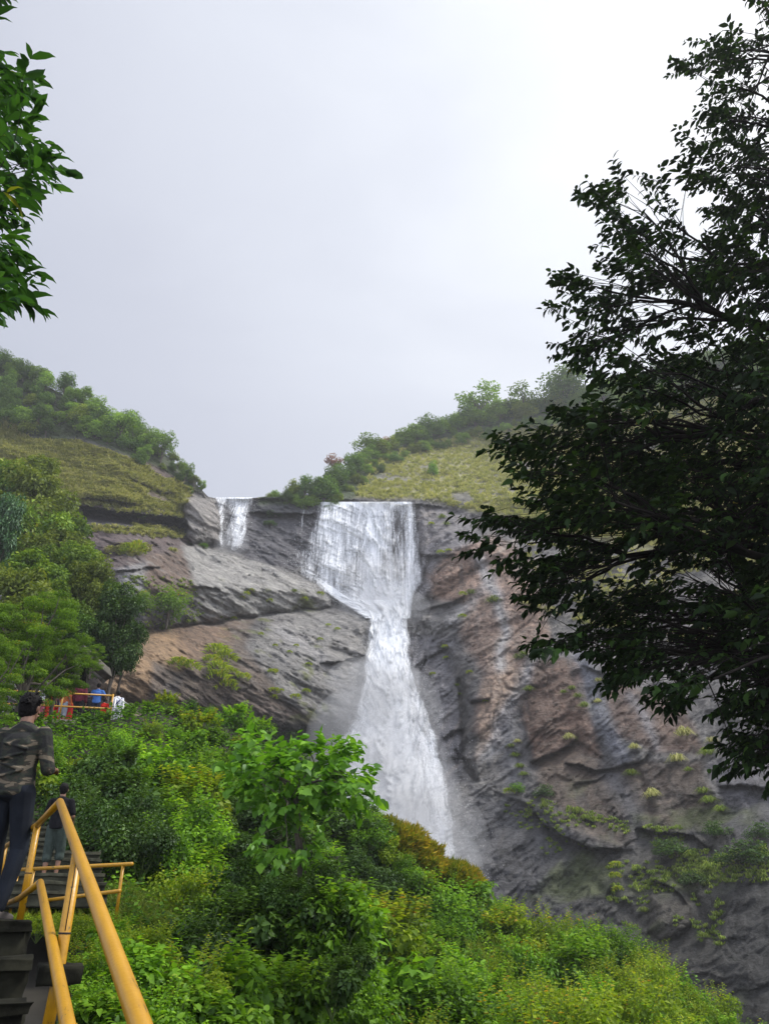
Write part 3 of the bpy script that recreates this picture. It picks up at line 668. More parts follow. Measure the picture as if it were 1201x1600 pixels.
def clump_leaves(rng, cen, rad, n, L, W, shell=.45, flat=1.0, droop=.3, tpl=LT_D, tintbase=None):
    """n leaves over clumps (centres cen (m,3), radii rad)"""
    cen = np.asarray(cen); rad = np.asarray(rad); p = rad ** 2; p = p / p.sum()
    k = rng.choice(len(cen), n, p=p); d = unit(rng, n)
    r = rad[k] * (1 - shell * rng.random(n) ** 1.5) * (1 + .12 * rng.normal(size=n))
    pos = cen[k] + d * r[:, None] * np.array([1, 1, flat])
    nr = norm(d * .8 + unit(rng, n) * .7 + np.array([0, 0, .7]))
    ax = norm(np.cross(nr, unit(rng, n)) + d * .6 - np.array([0, 0, droop]))
    ct = rng.random(len(cen)) if tintbase is None else tintbase
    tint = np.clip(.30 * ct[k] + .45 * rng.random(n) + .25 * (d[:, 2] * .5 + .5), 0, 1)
    sz = L * (.65 + .7 * rng.random(n))
    return pos, ax, nr, sz, sz * (W / L), tint, tpl

M_bark = mat_simple('bark', (.085, .070, .055), .9, .35, 6, .6)
M_barkd = mat_simple('dark_bark', (.030, .026, .022), .9, .35, 6, .6)
M_stem = mat_simple('green_stem', (.10, .15, .035), .8, .3, 8, .2)
LM = {
 'hill':   mat_leaf('leaf_hill', [(0, (.030, .060, .018)), (.5, (.085, .155, .038)), (1, (.20, .30, .06))], .25, gloss=.01, objvar=.35),
 'hillg':  mat_leaf('leaf_hill_bright', [(0, (.06, .12, .02)), (.5, (.15, .25, .038)), (1, (.28, .40, .07))], .3, gloss=.01, objvar=.3),
 'olive':  mat_leaf('leaf_olive', [(0, (.045, .065, .014)), (.5, (.13, .18, .030)), (1, (.30, .34, .05))], .3, gloss=.012, objvar=.3),
 'pink':   mat_leaf('leaf_pink', [(0, (.16, .10, .08)), (.5, (.34, .19, .18)), (1, (.50, .30, .30))], .3, gloss=.01),
 'mid':    mat_leaf('leaf_mid', [(0, (.022, .048, .009)), (.5, (.085, .15, .020)), (.88, (.22, .31, .035)), (1, (.30, .22, .04))], .3, gloss=.012, objvar=.25),
 'blue':   mat_leaf('leaf_blue', [(0, (.018, .05, .020)), (.5, (.045, .12, .035)), (1, (.12, .25, .07))], .2, gloss=.03, objvar=.15),
 'feather':mat_leaf('leaf_feather', [(0, (.030, .07, .008)), (.5, (.10, .19, .018)), (.88, (.19, .30, .025)), (.94, (.38, .24, .02)), (1, (.50, .22, .03))], .4, gloss=.008, objvar=.15),
 'bush':   mat_leaf('leaf_bush', [(0, (.016, .048, .005)), (.45, (.070, .155, .013)), (.85, (.19, .36, .024)), (1, (.32, .44, .04))], .42, gloss=.012, objvar=.3),
 'lime':   mat_leaf('leaf_lime', [(0, (.045, .085, .007)), (.45, (.115, .185, .013)), (.85, (.25, .325, .024)), (.96, (.36, .36, .03)), (1, (.36, .19, .03))], .42, gloss=.01, objvar=.25),
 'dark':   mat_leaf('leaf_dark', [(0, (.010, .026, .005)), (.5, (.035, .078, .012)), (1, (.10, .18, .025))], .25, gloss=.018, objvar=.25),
 'broad':  mat_leaf('leaf_broad', [(0, (.05, .14, .014)), (.5, (.12, .28, .025)), (1, (.24, .45, .05))], .42, gloss=.02, objvar=.12),
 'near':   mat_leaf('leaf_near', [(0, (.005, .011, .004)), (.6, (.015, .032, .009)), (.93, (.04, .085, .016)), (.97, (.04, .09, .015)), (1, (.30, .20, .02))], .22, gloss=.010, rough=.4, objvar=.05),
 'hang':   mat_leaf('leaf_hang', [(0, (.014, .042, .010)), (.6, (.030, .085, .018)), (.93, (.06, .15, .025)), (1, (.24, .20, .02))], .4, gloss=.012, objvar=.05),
 'grass':  mat_leaf('grass', [(0, (.14, .165, .045)), (.4, (.28, .29, .10)), (.8, (.44, .41, .18)), (1, (.50, .46, .24))], .3, gloss=.005, objvar=.2),
 'gtuft':  mat_leaf('grass_green', [(0, (.06, .10, .016)), (.5, (.14, .20, .032)), (1, (.26, .30, .07))], .35, gloss=.01, objvar=.25),
 'mosst':  mat_leaf('moss_yellow', [(0, (.12, .17, .014)), (.5, (.25, .34, .026)), (.85, (.36, .42, .03)), (1, (.42, .32, .03))], .35, gloss=.01, objvar=.15),
}

def limbs(rng, base, tips, r0, wob=.12, up=.5, k=6, levels=True):
    """trunk from base, curved limbs to each tip centre"""
    mb = MB(); base = np.array(base, float); tips = np.asarray(tips)
    c = tips.mean(0); top = base + (c - base) * .55; H = np.linalg.norm(top - base)
    tr = [base + (top - base) * t + rng.normal(0, wob * .3 * H * min(t, 1), 3) * np.array([1, 1, .2]) for t in np.linspace(0, 1, 6)]
    mb.tube(tr, np.linspace(r0, r0 * .5, 6), k)
    for tp in tips:
        s = rng.integers(2, 6); a = tr[s]; d = tp - a; L = np.linalg.norm(d)
        pts = [a + d * t + np.array([0, 0, up * .3 * L * math.sin(math.pi * t)]) * .5 + rng.normal(0, wob * L * .25, 3) * math.sin(math.pi * t) for t in np.linspace(0, 1, 6)]
        mb.tube(pts, np.linspace(r0 * .42, r0 * .06, 6), 5, False)
    return mb
def make_tree(name, kind, H, Rx, n, L, W, seed, mat, nclump=26, bark=M_bark, trunkfrac=.3, flat=.75, rfrac=.36, tpl=LT_D, skirt=False):
    rng = np.random.default_rng(seed)
    zc = H * (trunkfrac + (1 - trunkfrac) * .5); rz = H * (1 - trunkfrac) * .5
    d = unit(rng, nclump); q = rng.random(nclump) ** .45
    cen = d * q[:, None] * np.array([Rx * .78, Rx * .78, rz * .82]) + np.array([0, 0, zc])
    if kind == 'umbrella': cen[:, 2] = zc + rz * (.55 - .9 * (np.hypot(cen[:, 0], cen[:, 1]) / Rx) ** 2 * rng.random(nclump)) + rng.normal(0, rz * .12, nclump)
    if kind == 'dome': cen[:, 2] = np.abs(cen[:, 2] - zc) * 1.6 + H * .12
    rad = Rx * rfrac * (.6 + .7 * rng.random(nclump))
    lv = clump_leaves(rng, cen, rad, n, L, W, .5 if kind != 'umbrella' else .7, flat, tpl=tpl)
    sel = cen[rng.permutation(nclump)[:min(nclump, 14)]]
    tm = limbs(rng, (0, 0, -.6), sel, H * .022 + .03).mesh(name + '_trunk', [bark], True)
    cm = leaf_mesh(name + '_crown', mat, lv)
    return tm, cm
def tree_thing(name, label, cat, tm, cm, loc, rot=0, sc=1, group=None, pn=('trunk', 'crown')):
    t = thing(name, label, cat, loc, rot, group); t.scale = sc if hasattr(sc, '__len__') else (sc,) * 3
    obj(pn[0], tm, t); obj(pn[1], cm, t); return t

rng = np.random.default_rng(21)
# ---- ridge trees, hill forest
HT = [make_tree('ht%d' % i, k, 8, r, n, .42, .30, 30 + i, LM[m], nc, trunkfrac=tf, rfrac=rf) for i, (k, r, n, m, nc, tf, rf) in enumerate([
    ('round', 3.4, 2600, 'hill', 30, .15, .36), ('umbrella', 4.2, 1500, 'olive', 20, .45, .26), ('round', 3.0, 2600, 'hillg', 26, .12, .38),
    ('umbrella', 3.6, 1300, 'hill', 16, .5, .28), ('dome', 3.6, 2600, 'hill', 30, .02, .36), ('dome', 3.4, 2400, 'hillg', 26, .02, .36), ('round', 2.8, 900, 'pink', 22, .35, .30), ('dome', 3.5, 2400, 'olive', 26, .02, .36), ('round', 4.0, 1500, 'hillg', 30, .2, .25)])]
def hill_tree(u, v, hpx, kind, label, group=None, wide=1.0, name='hill_tree', yoff=0, cat='tree'):
    Y = float(cliffY(u, v)) + yoff; p = pt(u, v, Y); h = hpx * Y / FPX / 8
    tm, cm = HT[kind]
    return tree_thing(name, label, cat, tm, cm, p - Vector((0, 0, .3)), rng.random() * 6.28, (h * wide, h * wide, h), group)
# named ridge trees on the right (u, base v, height px, kind, wide, label)
for a in [(757, 652, 72, 8, 1.1, 'round open-crowned tree standing up from the right-hand ridge, leftmost of the tall pair'),
          (820, 648, 66, 8, 1.05, 'open-crowned ridge tree just right of the tall round one, beside the dark tree'),
          (885, 640, 90, 0, 1.0, 'tallest bluish green tree on the ridge, half hidden by the dark foreground tree'),
          (574, 712, 46, 8, 1.1, 'small green tree with flat crown on the ridge above the main fall'),
          (598, 706, 34, 6, .9, 'small pinkish leafless-looking tree right of the flat green ridge tree'),
          (523, 742, 46, 6, .95, 'pink-flowered tree standing alone at the low end of the right ridge')]:
    hill_tree(*a[:4], a[5], None, a[4] * 1.3, 'ridge_tree')
n = 0
for u in np.arange(420, 1230, 9.5):
    base = float(topV(u)) + rng.uniform(0, 8); g = 'shrubby trees along the right-hand ridge'
    hp = rng.uniform(34, 56) if u < 620 else rng.uniform(40, 60)
    if u < 450: hp *= .55
    hill_tree(u, base, hp, [4, 5, 4, 5, 7][rng.integers(5)] if u > 560 else [4, 4, 0, 7, 5][rng.integers(5)], 'low rounded green tree in the row along the right-hand ridge', g, rng.uniform(.8, 1.2), 'ridge_bush')
    if u > 440: hill_tree(u + 4, base + rng.uniform(10, 24) * (1 if u > 500 else .6), rng.uniform(22, 34), [4, 5, 5, 7][rng.integers(4)], 'low rounded green tree in the row along the right-hand ridge', g, rng.uniform(.8, 1.2), 'ridge_bush')
# left hill forest
g = 'trees of the forest on the left hillside'
lab = 'leafy tree in the closed forest on the left hillside'
LB = np.array([(-60, 690), (50, 680), (120, 690), (180, 712), (240, 745), (300, 775)], float)
pts_ = []
for u in np.arange(-60, 316, 17.0):
    t0 = float(topV(u)); b0 = float(np.interp(u, LB[:, 0], LB[:, 1])) - 4
    v = t0 + 6
    while v < max(b0, t0 + 8):
        pts_.append((u + rng.uniform(-8, 8), v + rng.uniform(-5, 5))); v += rng.uniform(17, 24)
for (u, v) in pts_:
    far = v - float(topV(u)) < 14
    hp = (rng.uniform(44, 62) if u < 230 else rng.uniform(26, 44)) if far else rng.uniform(32, 52) if u < 240 else rng.uniform(20, 30)
    k = [0, 0, 4, 2, 7, 5, 4][rng.integers(7)]
    hill_tree(u, v, hp, k, lab, g, rng.uniform(.8, 1.15), 'forest_tree')
for a in [(150, 660, 60, 8, .9, 'tall gappy tree breaking the skyline of the left hill where the forest starts to drop'), (185, 690, 80, 8, .8, 'tall slender tree on the left skyline with sky showing through its crown'),
          (205, 700, 66, 8, .75, 'slender tree just below the tall gappy one on the left skyline'), (250, 724, 84, 8, .6, 'pale-trunked tree rising clear above the forest edge on the left hill'),
          (232, 715, 74, 8, .6, 'thin pale-trunked tree leaning beside the tallest one at the forest edge'),
          (286, 757, 60, 8, .6, 'lone small umbrella-shaped tree near the lower end of the left skyline'), (303, 768, 34, 1, .8, 'wispy bush at the very end of the left skyline above the side fall')]:
    hill_tree(*a[:4], a[5], None, a[4], 'skyline_tree')

# ---- grass on the slopes
def grass_patch(pts_uv, hgt, nb, seed, tiltdown=.8, yoff=.0, spread=.5, surf=None, bw=1.0):
    r = np.random.default_rng(seed); U, V = pts_uv[:, 0], pts_uv[:, 1]; Y = (surf or cliffY)(U, V)
    P = PY(U, V, Y - yoff); n = len(P)
    P = np.repeat(P, nb, 0); m = len(P); hh = np.repeat(np.broadcast_to(hgt, (n,)), nb) * (.6 + .7 * r.random(m))
    ang = r.random(m) * 6.28; out = np.stack([np.cos(ang), np.sin(ang) * .7 - .45, np.zeros(m)], -1)
    base = P + out * r.random(m)[:, None] * spread * hh[:, None] * .5
    d1 = norm(out * .55 + np.array([0, 0, 1.0]) + r.normal(0, .2, (m, 3))); d2 = norm(out * 1.0 + np.array([0, 0, .15 - tiltdown]) * (.4 + r.random(m))[:, None])
    side = norm(np.cross(d1, r.normal(size=(m, 3)))); wd = (.05 + .03 * r.random(m))[:, None] * (hh[:, None] ** .5) * bw
    a = base; b_ = base + d1 * hh[:, None] * .55; c = b_ + d2 * hh[:, None] * .6
    V_ = np.stack([a - side * wd, a + side * wd, b_ - side * wd * .8, b_ + side * wd * .8, c], 1).reshape(-1, 3)
    i = np.arange(m)[:, None] * 5
    tb = np.repeat(r.random(n), nb) * .5 + r.random(m) * .5
    return V_, i + np.array([0, 1, 3, 2]), i + np.array([2, 3, 4]), np.repeat(tb, 5)
def grass_obj(name, mat, label, kind, *patches, at=None, cat=None, group=None):
    Vs, Q, T, A, k = [], [], [], [], 0
    for p in patches:
        Vs.append(p[0]); Q.append(p[1] + k); T.append(p[2] + k); A.append(p[3]); k += len(p[0])
    V_ = np.vstack(Vs)
    if at is not None: V_ = V_ - np.array(at)
    o = obj(name, mk(name, V_, [np.vstack(Q), np.vstack(T)], [mat], False, {'tint': np.concatenate(A)}))
    if at is not None: o.location = at
    tag(o, label, cat, group, kind); return o
def patchy(poly, n, thr, sc, seed):
    p = sample_poly(poly, n, np.random.default_rng(seed)); Y = cliffY(p[:, 0], p[:, 1]); Q = PY(p[:, 0], p[:, 1], Y)
    return p[fbm(Q / sc, 155, 3) < thr]
gl = patchy([(u, max(v, 560)) for u, v in GRASSL if u > -100] + [(-60, 760), (-60, 640)], 5200, .38, 7.0, 1)
gr = patchy([(555, 775), (560, 735), (620, 704), (720, 680), (860, 660), (1230, 600), (1230, 850), (1100, 865), (960, 845), (860, 832), (800, 806), (740, 800), (690, 788), (640, 778), (600, 781)], 11000, .42, 7.0, 2)
strip = np.vstack([sample_poly([(105, 818), (290, 832), (292, 842), (105, 830)], 160, rng), sample_poly([(60, 770), (230, 792), (290, 800), (290, 812), (190, 802), (90, 790)], 260, rng), sample_poly([(170, 855), (215, 850), (245, 858), (215, 870), (165, 868)], 70, rng), sample_poly([(205, 820), (285, 828), (285, 842), (225, 842)], 90, rng)])
grass_obj('hillside_grass', LM['grass'], 'dry tussock grass hanging over the left hillside ledges', 'stuff', grass_patch(gl, .8, 14, 5), grass_patch(strip, .7, 16, 6))
grass_obj('hillside_grass', LM['grass'], 'pale tussock grass covering the slope right of the main fall', 'stuff', grass_patch(gr, .75, 13, 7, .5))
rr = patchy([(815, 850), (900, 850), (1230, 860), (1230, 1000), (1080, 1010), (960, 990), (860, 960)], 1500, .02, 5.0, 9)
grass_obj('hillside_grass', LM['grass'], 'scattered grass on the rock behind the dark tree', 'stuff', grass_patch(rr, .8, 16, 8))
mo = np.vstack([patchy([(740, 1225), (850, 1250), (1000, 1290), (1130, 1300), (1130, 1480), (950, 1440), (820, 1300)], 900, -.12, 4.0, 12), patchy([(1040, 1290), (1201, 1300), (1201, 1380), (1060, 1380)], 500, .05, 4.0, 13), patchy([(190, 900), (300, 905), (320, 960), (230, 985)], 260, .5, 4, 14)])
grass_obj('rock_turf', LM['gtuft'], 'thin green turf rooted in the cracks of the dark lower rock', 'stuff', grass_patch(mo, .40, 12, 9, 1.7))
# individual tufts on the rock (u,v,radius px,kind)
TUFT = [(770, 942, 13, 'g'), (835, 950, 14, 'p'), (858, 958, 14, 'p'), (820, 945, 9, 'p'), (722, 965, 6, 'm'), (735, 928, 9, 'g'), (722, 930, 6, 'm'), (825, 1080, 9, 'g'), (810, 1030, 10, 'g'), (818, 1024, 8, 'g'),
        (880, 1083, 6, 'g'), (893, 1078, 8, 'g'), (902, 1090, 8, 'g'), (912, 1105, 9, 'g'), (935, 1065, 7, 'p'), (933, 1098, 7, 'p'), (888, 1155, 10, 'p'), (798, 1168, 7, 'g'), (805, 1183, 8, 'g'), (812, 1200, 8, 'g'), (818, 1212, 7, 'g'), (808, 1160, 6, 'p'),
        (986, 1212, 11, 'g'), (1018, 1245, 13, 'p'), (900, 1272, 12, 'g'), (915, 1280, 8, 'g'), (850, 1262, 9, 'g'), (795, 1240, 8, 'm'), (1068, 1150, 15, 'p'), (1057, 1190, 14, 'p'), (1075, 1205, 7, 'g'), (1105, 1180, 13, 'g'), (1112, 1160, 10, 'p'), (1098, 1240, 11, 'g'), (1108, 1255, 12, 'g'), (1125, 1268, 10, 'g'), (990, 1170, 9, 'p'),
        (962, 1355, 8, 'm'), (960, 1372, 8, 'm'), (965, 1392, 7, 'm'), (1005, 1425, 8, 'g'), (1098, 1465, 8, 'g'), (1110, 1360, 13, 'g'), (1080, 1340, 11, 'g'), (690, 810, 8, 'g'), (697, 820, 7, 'g'), (688, 865, 6, 'm'), (700, 862, 5, 'm'), (673, 820, 5, 'm'), (695, 1012, 5, 'm'), (697, 1030, 5, 'm'), (733, 1052, 5, 'm'), (714, 1072, 5, 'g'), (717, 1086, 5, 'g'), (675, 1055, 5, 'm'), (757, 1097, 4, 'm'),
        (340, 1024, 15, 'm'), (352, 1034, 14, 'm'), (330, 1036, 11, 'm'), (342, 1050, 14, 'm'), (360, 1055, 10, 'm'), (340, 1066, 16, 'm'), (355, 1078, 14, 'm'), (380, 1062, 9, 'm'), (280, 1042, 13, 'm'), (295, 1048, 14, 'm'), (204, 1036, 12, 'g'), (254, 984, 12, 'g'), (428, 1082, 8, 'm'), (427, 1092, 7, 'm'), (478, 1082, 6, 'm'), (462, 1092, 8, 'm'), (425, 1052, 7, 'm'), (430, 1050, 5, 'm'),
        (205, 862, 12, 'm'), (215, 858, 12, 'm'), (198, 866, 9, 'm'), (222, 866, 8, 'm'), (270, 862, 9, 'p'), (300, 972, 8, 'g'), (290, 973, 8, 'g'), (350, 968, 6, 'g'), (366, 968, 5, 'm'), (345, 966, 5, 'g'), (385, 930, 6, 'm'), (392, 925, 6, 'm'), (378, 935, 5, 'm'), (460, 925, 6, 'g'), (475, 938, 6, 'm'), (500, 930, 6, 'm'), (422, 940, 5, 'm'),
        (527, 984, 4, 'm'), (452, 1020, 4, 'm'), (463, 1010, 4, 'm'), (430, 1010, 4, 'm'), (408, 992, 4, 'm'), (500, 1000, 4, 'm'), (482, 1040, 5, 'm'), (440, 1080, 4, 'm'), (513, 978, 4, 'm')]
TM = {}
for kk, m_, nb, td in (('g', 'gtuft', 90, .8), ('p', 'grass', 90, 1.2), ('m', 'mosst', 170, .3)):
    for q in range(3):
        r = np.random.default_rng(60 + q); m = nb
        ang = r.random(m) * 6.28; rad = r.random(m) ** .6
        out = np.stack([np.cos(ang), np.sin(ang) * .8 - .25, np.zeros(m)], -1)
        a = out * rad[:, None] * (.4 if kk != 'm' else .75) + np.stack([0 * ang, 0 * ang, (1 - rad) * .4 if kk != 'm' else np.sqrt(1 - rad ** 2 * .98) * .75 - .2], -1)
        d1 = norm(out * .6 + np.array([0, 0, 1.0]) + r.normal(0, .2, (m, 3))); d2 = norm(out + np.array([0, 0, .1 - td]))
        hh = ((.9 if kk != 'm' else .4) * (.6 + .7 * r.random(m)))[:, None]; sd_ = norm(np.cross(d1, r.normal(size=(m, 3)))); wd = .035
        b_ = a + d1 * hh * .6; c = b_ + d2 * hh * (.7 if kk == 'm' else 1.1)
        V_ = np.stack([a - sd_ * wd, a + sd_ * wd, b_ - sd_ * wd, b_ + sd_ * wd, c], 1).reshape(-1, 3); i = np.arange(m)[:, None] * 5
        TM[kk, q] = mk('grass_tuft', V_, [i + np.array([0, 1, 3, 2]), i + np.array([2, 3, 4])], [LM[m_]], False, {'tint': np.repeat(r.random(m), 5)})
TL_ = {'g': ('green grass tuft rooted in a crack of the rock face', 'green grass tufts on the cliff', 'grass tuft', 'grass_tuft'), 'p': ('pale drooping grass tuft hanging from the rock face', 'pale grass tufts on the cliff', 'grass tuft', 'grass_tuft'), 'm': ('yellow-green moss cushion on the bare rock', 'moss cushions on the cliff', 'moss cushion', 'moss_cushion')}
for (u, v, rp, kk) in TUFT:
    Y = float(cliffY(u, v)); o = obj(TL_[kk][3], TM[kk, rng.integers(3)]); o.location = pt(u, v, Y - .15); s = rp * Y / FPX * (1.1 if kk != 'm' else 1.6 if rp > 8 else 1.35)
    o.scale = (s, s, s); o.rotation_euler = (0, 0, rng.uniform(-.4, .4)); tag(o, TL_[kk][0], TL_[kk][2], TL_[kk][1])

# ---- shrubs growing on the cliff
CB = [make_tree('cb%d' % i, 'dome', 2, 1.3, 1500, .14, .08, 80 + i, LM[m], 14, trunkfrac=.02, rfrac=.34) for i, m in enumerate(['bush', 'dark', 'lime', 'feather'])]
def cliff_bush(u, v, wpx, hpx, k, label, dy=.3, group=None):
    Y = float(cliffY(u, v)) - dy; s = wpx * Y / FPX / 3.0; h = hpx * Y / FPX / 2.0
    return tree_thing('cliff_shrub', label, 'shrub', *CB[k], pt(u, v, Y), rng.random() * 6.28, (s, s, h), group, ('stem', 'foliage'))
cliff_bush(217, 810, 44, 26, 0, 'small bright shrub growing out of the dark overhang on the left')
cliff_bush(262, 965, 100, 66, 3, 'wide feathery green bush on the grey slab above the orange rock')
cliff_bush(225, 950, 50, 40, 3, 'feathery bush at the left end of the slab above the orange rock')
cliff_bush(298, 852, 22, 16, 1, 'dark shrub tucked below the pillar left of the side fall'); cliff_bush(318, 856, 24, 10, 0, 'low green shrub on the slab edge under the side fall')
cliff_bush(677, 742, 30, 34, 0, 'single upright green shrub in the middle of the grassy slope')
cliff_bush(432, 806, 44, 10, 1, 'dark green fern shrub under the lip between the two falls', .8); cliff_bush(425, 820, 34, 8, 1, 'lower fern shrub on the dark wall between the two falls', .6)
cliff_bush(440, 1158, 60, 30, 1, 'olive shrub in the dark hollow under the lower left slab', 2); cliff_bush(480, 1150, 50, 24, 2, 'yellowish shrub under the overhang right of the olive one', 2)
cliff_bush(845, 1245, 44, 24, 1, 'dark green shrub on the ledge above the triangular brown block'); cliff_bush(808, 1238, 36, 16, 0, 'small bright shrub left of the dark ledge shrub')
for u, v, w_, h_, k in [(1060, 1335, 80, 30, 1), (1150, 1350, 110, 44, 1), (1120, 1305, 60, 26, 1), (1180, 1310, 60, 30, 1), (1090, 1380, 60, 22, 1)]:
    cliff_bush(u, v, w_, h_, k, 'creeping shrub in the mossy band low on the right side of the cliff', .3, 'creeping shrubs low on the right of the cliff')

# ------------------------------------------------------------------ near hillside (bank)
BT = np.array([(-400, 1060), (0, 1105), (100, 1130), (200, 1112), (300, 1110), (370, 1140), (430, 1180), (520, 1240), (600, 1326), (660, 1386), (720, 1428), (800, 1458), (900, 1484), (1000, 1525), (1100, 1600), (1200, 1660), (1600, 1760)], float)
BYt = np.array([(-400, 22), (0, 24), (200, 27), (300, 31), (450, 36), (600, 38), (800, 36), (1000, 31), (1200, 27), (1600, 24)], float)
def bankY(U, V):
    U = np.asarray(U, float); V = np.asarray(V, float)
    vt = np.interp(U, BT[:, 0], BT[:, 1]); Yt = np.interp(U, BYt[:, 0], BYt[:, 1]); t = np.clip((V - vt) / (1900 - vt), -.3, 1.0)
    yb = np.interp(U, [-400, 100, 180, 350, 700, 1200, 1600], [8, 7, 3.2, 3.5, 7, 11, 13])
    return yb + (Yt - yb) * np.clip(1 - t, 0, 1.3) ** 1.35
us2 = np.arange(-400, 1610, 14.0); tt2 = np.linspace(0, 1, 110)
U2 = np.broadcast_to(us2[None], (110, len(us2))); vt2 = np.interp(us2, BT[:, 0], BT[:, 1])[None]
V2 = vt2 + tt2[:, None] * (1900 - vt2); P2 = PY(U2, V2, bankY(U2, V2)); P2[..., 2] += .25 * fbm(P2 / 1.5, 9, 3) - .1
b1 = P2[0] + np.array([0, 4, -2.5]); b2 = P2[0] + np.array([0, 16, -14])
f1 = P2[-1].copy(); f1[:, 2] -= 6
A2 = np.concatenate([b2[None], b1[None], P2, f1[None]], 0)
bk_ = obj('hillside', mk('hillside', A2.reshape(-1, 3), gridfaces(A2.shape[0], A2.shape[1]), [m_soil], True)); bk_['kind'] = 'structure'

BV = {}
def bush_variant(key, mat, n, L, W, seed, nclump=16, rfrac=.34, shoots=0, tpl=LT_D, H=1.7, Rx=1.15):
    rng = np.random.default_rng(seed)
    d = unit(rng, nclump); d[:, 2] = np.abs(d[:, 2]); q = rng.random(nclump) ** .4
    cen = d * q[:, None] * np.array([Rx * .85, Rx * .85, H * .62]) + np.array([0, 0, H * .16])
    rad = Rx * rfrac * (.55 + .7 * rng.random(nclump))
    sets = [clump_leaves(rng, cen, rad, n, L, W, .55, .8, .35, tpl)]
    mb = MB()
    for c in cen[:9]: mb.tube([(0, 0, -.3), c * .5 + rng.normal(0, .06, 3), c], [.03, .018, .006], 4, False)
    for s in range(shoots):       # leafy shoots standing out of the outline
        a = rng.random() * 6.28; b0 = np.array([math.cos(a) * Rx * .6 * rng.random(), math.sin(a) * Rx * .6 * rng.random(), H * .55])
        tip = b0 + np.array([math.cos(a) * .35, math.sin(a) * .35, .5 + .5 * rng.random()]) * H * .42
        m = 14; t = np.linspace(.25, 1, m); pos = b0 + (tip - b0) * t[:, None]; ang = np.arange(m) * 2.4
        ax = np.stack([np.cos(ang), np.sin(ang), np.full(m, .25)], -1); nr = norm(np.array([0, 0, 1.0]) + rng.normal(0, .3, (m, 3)))
        sz = L * 1.25 * (1.25 - .6 * t); sets.append((pos, ax, nr, sz, sz * W / L, .55 + .45 * rng.random(m), tpl))
        mb.tube([b0 * np.array([.5, .5, .2]), b0, tip], [.009, .006, .003], 4, False)
    BV[key] = (mb.mesh('stems', [M_stem], True), leaf_mesh('foliage', LM[mat], *sets))
for i in range(3):
    bush_variant(('fine', i), 'bush', 3600, .085, .055, 200 + i, 20, .32, 10)
    bush_variant(('lime', i), 'lime', 3400, .085, .05, 210 + i, 22, .30, 12)
    bush_variant(('dark', i), 'dark', 3000, .10, .06, 220 + i, 18, .34, 6)
    bush_variant(('leafy', i), 'bush', 1500, .15, .10, 230 + i, 16, .34, 8, LT_H)
    bush_variant(('weed', i), 'bush' if i < 2 else 'lime', 900, .12, .085, 250 + i, 12, .26, 30, LT_H, 1.5, 1.1)
    bush_variant(('weedd', i), 'dark', 1300, .14, .09, 260 + i, 14, .28, 22, LT_H, 1.5, 1.1)
    bush_variant(('feather', i), 'feather', 4200, .085, .032, 240 + i, 22, .32, 10)
BL = {'fine': ('small-leaved green bush crowded into the thicket on the near slope', 'small-leaved bushes of the near slope'), 'lime': ('yellow-green bush crowded into the thicket on the near slope', 'yellow-green bushes of the near slope'),
      'dark': ('dark green bush crowded into the thicket on the near slope', 'dark bushes of the near slope'), 'leafy': ('broad-leaved green bush crowded into the thicket on the near slope', 'broad-leaved bushes of the near slope'), 'weed': ('clump of tall leafy weeds standing among the bushes of the near slope', 'tall leafy weeds of the near slope'), 'weedd': ('dark broad-leaved weeds in the shaded hollow of the near slope', 'dark weeds of the near slope'), 'feather': ('fine feathery bush crowded into the thicket on the near slope', 'feathery bushes of the near slope')}
def bush(u, v, hpx, kind, wide=1.0, label=None, sink=.25, Y=None):
    Y = float(bankY(u, v)) if Y is None else Y; s = hpx * Y / FPX / 1.7
    tm, cm = BV[kind, int(rng.integers(3))]
    return tree_thing('bush', label or BL[kind][0], 'bush', tm, cm, pt(u, v, Y) - Vector((0, 0, sink)), rng.random() * 6.28, (s * wide, s * wide, s), None if label else BL[kind][1], ('stem', 'foliage'))
cnt = 0
vrow = 0.0
rows = []
for t in [0.0, .05, .10, .16, .22, .28, .35, .42, .49, .57, .66]:
    rows.append(t)
for r_i, t in enumerate(rows):
    du = 34 + 38 * t
    for u in np.arange(-40 + (r_i % 2) * du / 2, 1240, du):
        u_ = u + rng.uniform(-9, 9); vt_ = float(np.interp(u_, BT[:, 0], BT[:, 1])); v_ = vt_ + t * (1900 - vt_) + rng.uniform(-8, 8)
        if v_ > 1740: continue
        if u_ < 120 and v_ > 1255: continue        # stairs
        if u_ < 240 and v_ > 1440: continue
        if u_ < 215 and v_ > 1300 and v_ < 1440: hp = 34
        else: hp = (46 + 100 * t) * rng.choice([.6, .8, 1.0, 1.2, 1.55])
        # keep the viewing platform clear
        if u_ < 215 and v_ < 1170: hp = min(hp, 26)
        w_ = rng.random()
        if u_ > 780: kind = 'lime' if w_ < .62 else 'fine' if w_ < .85 else 'feather'
        elif 600 < u_ <= 780: kind = 'fine' if w_ < .6 else 'lime' if w_ < .8 else 'leafy'
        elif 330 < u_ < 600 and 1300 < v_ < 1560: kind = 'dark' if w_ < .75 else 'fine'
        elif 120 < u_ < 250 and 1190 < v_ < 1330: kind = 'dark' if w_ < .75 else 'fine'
        elif u_ < 200: kind = 'feather' if w_ < .4 else 'fine' if w_ < .75 else 'leafy'
        else: kind = 'fine' if w_ < .45 else 'leafy' if w_ < .7 else 'lime' if w_ < .9 else 'dark'
        if rng.random() < .32: kind = 'weedd' if kind == 'dark' else 'weed'
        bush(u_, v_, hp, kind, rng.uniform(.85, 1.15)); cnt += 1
print('bushes', cnt)
ng = sample_poly([(165, 1480), (340, 1470), (420, 1640), (160, 1640)], 500, rng)
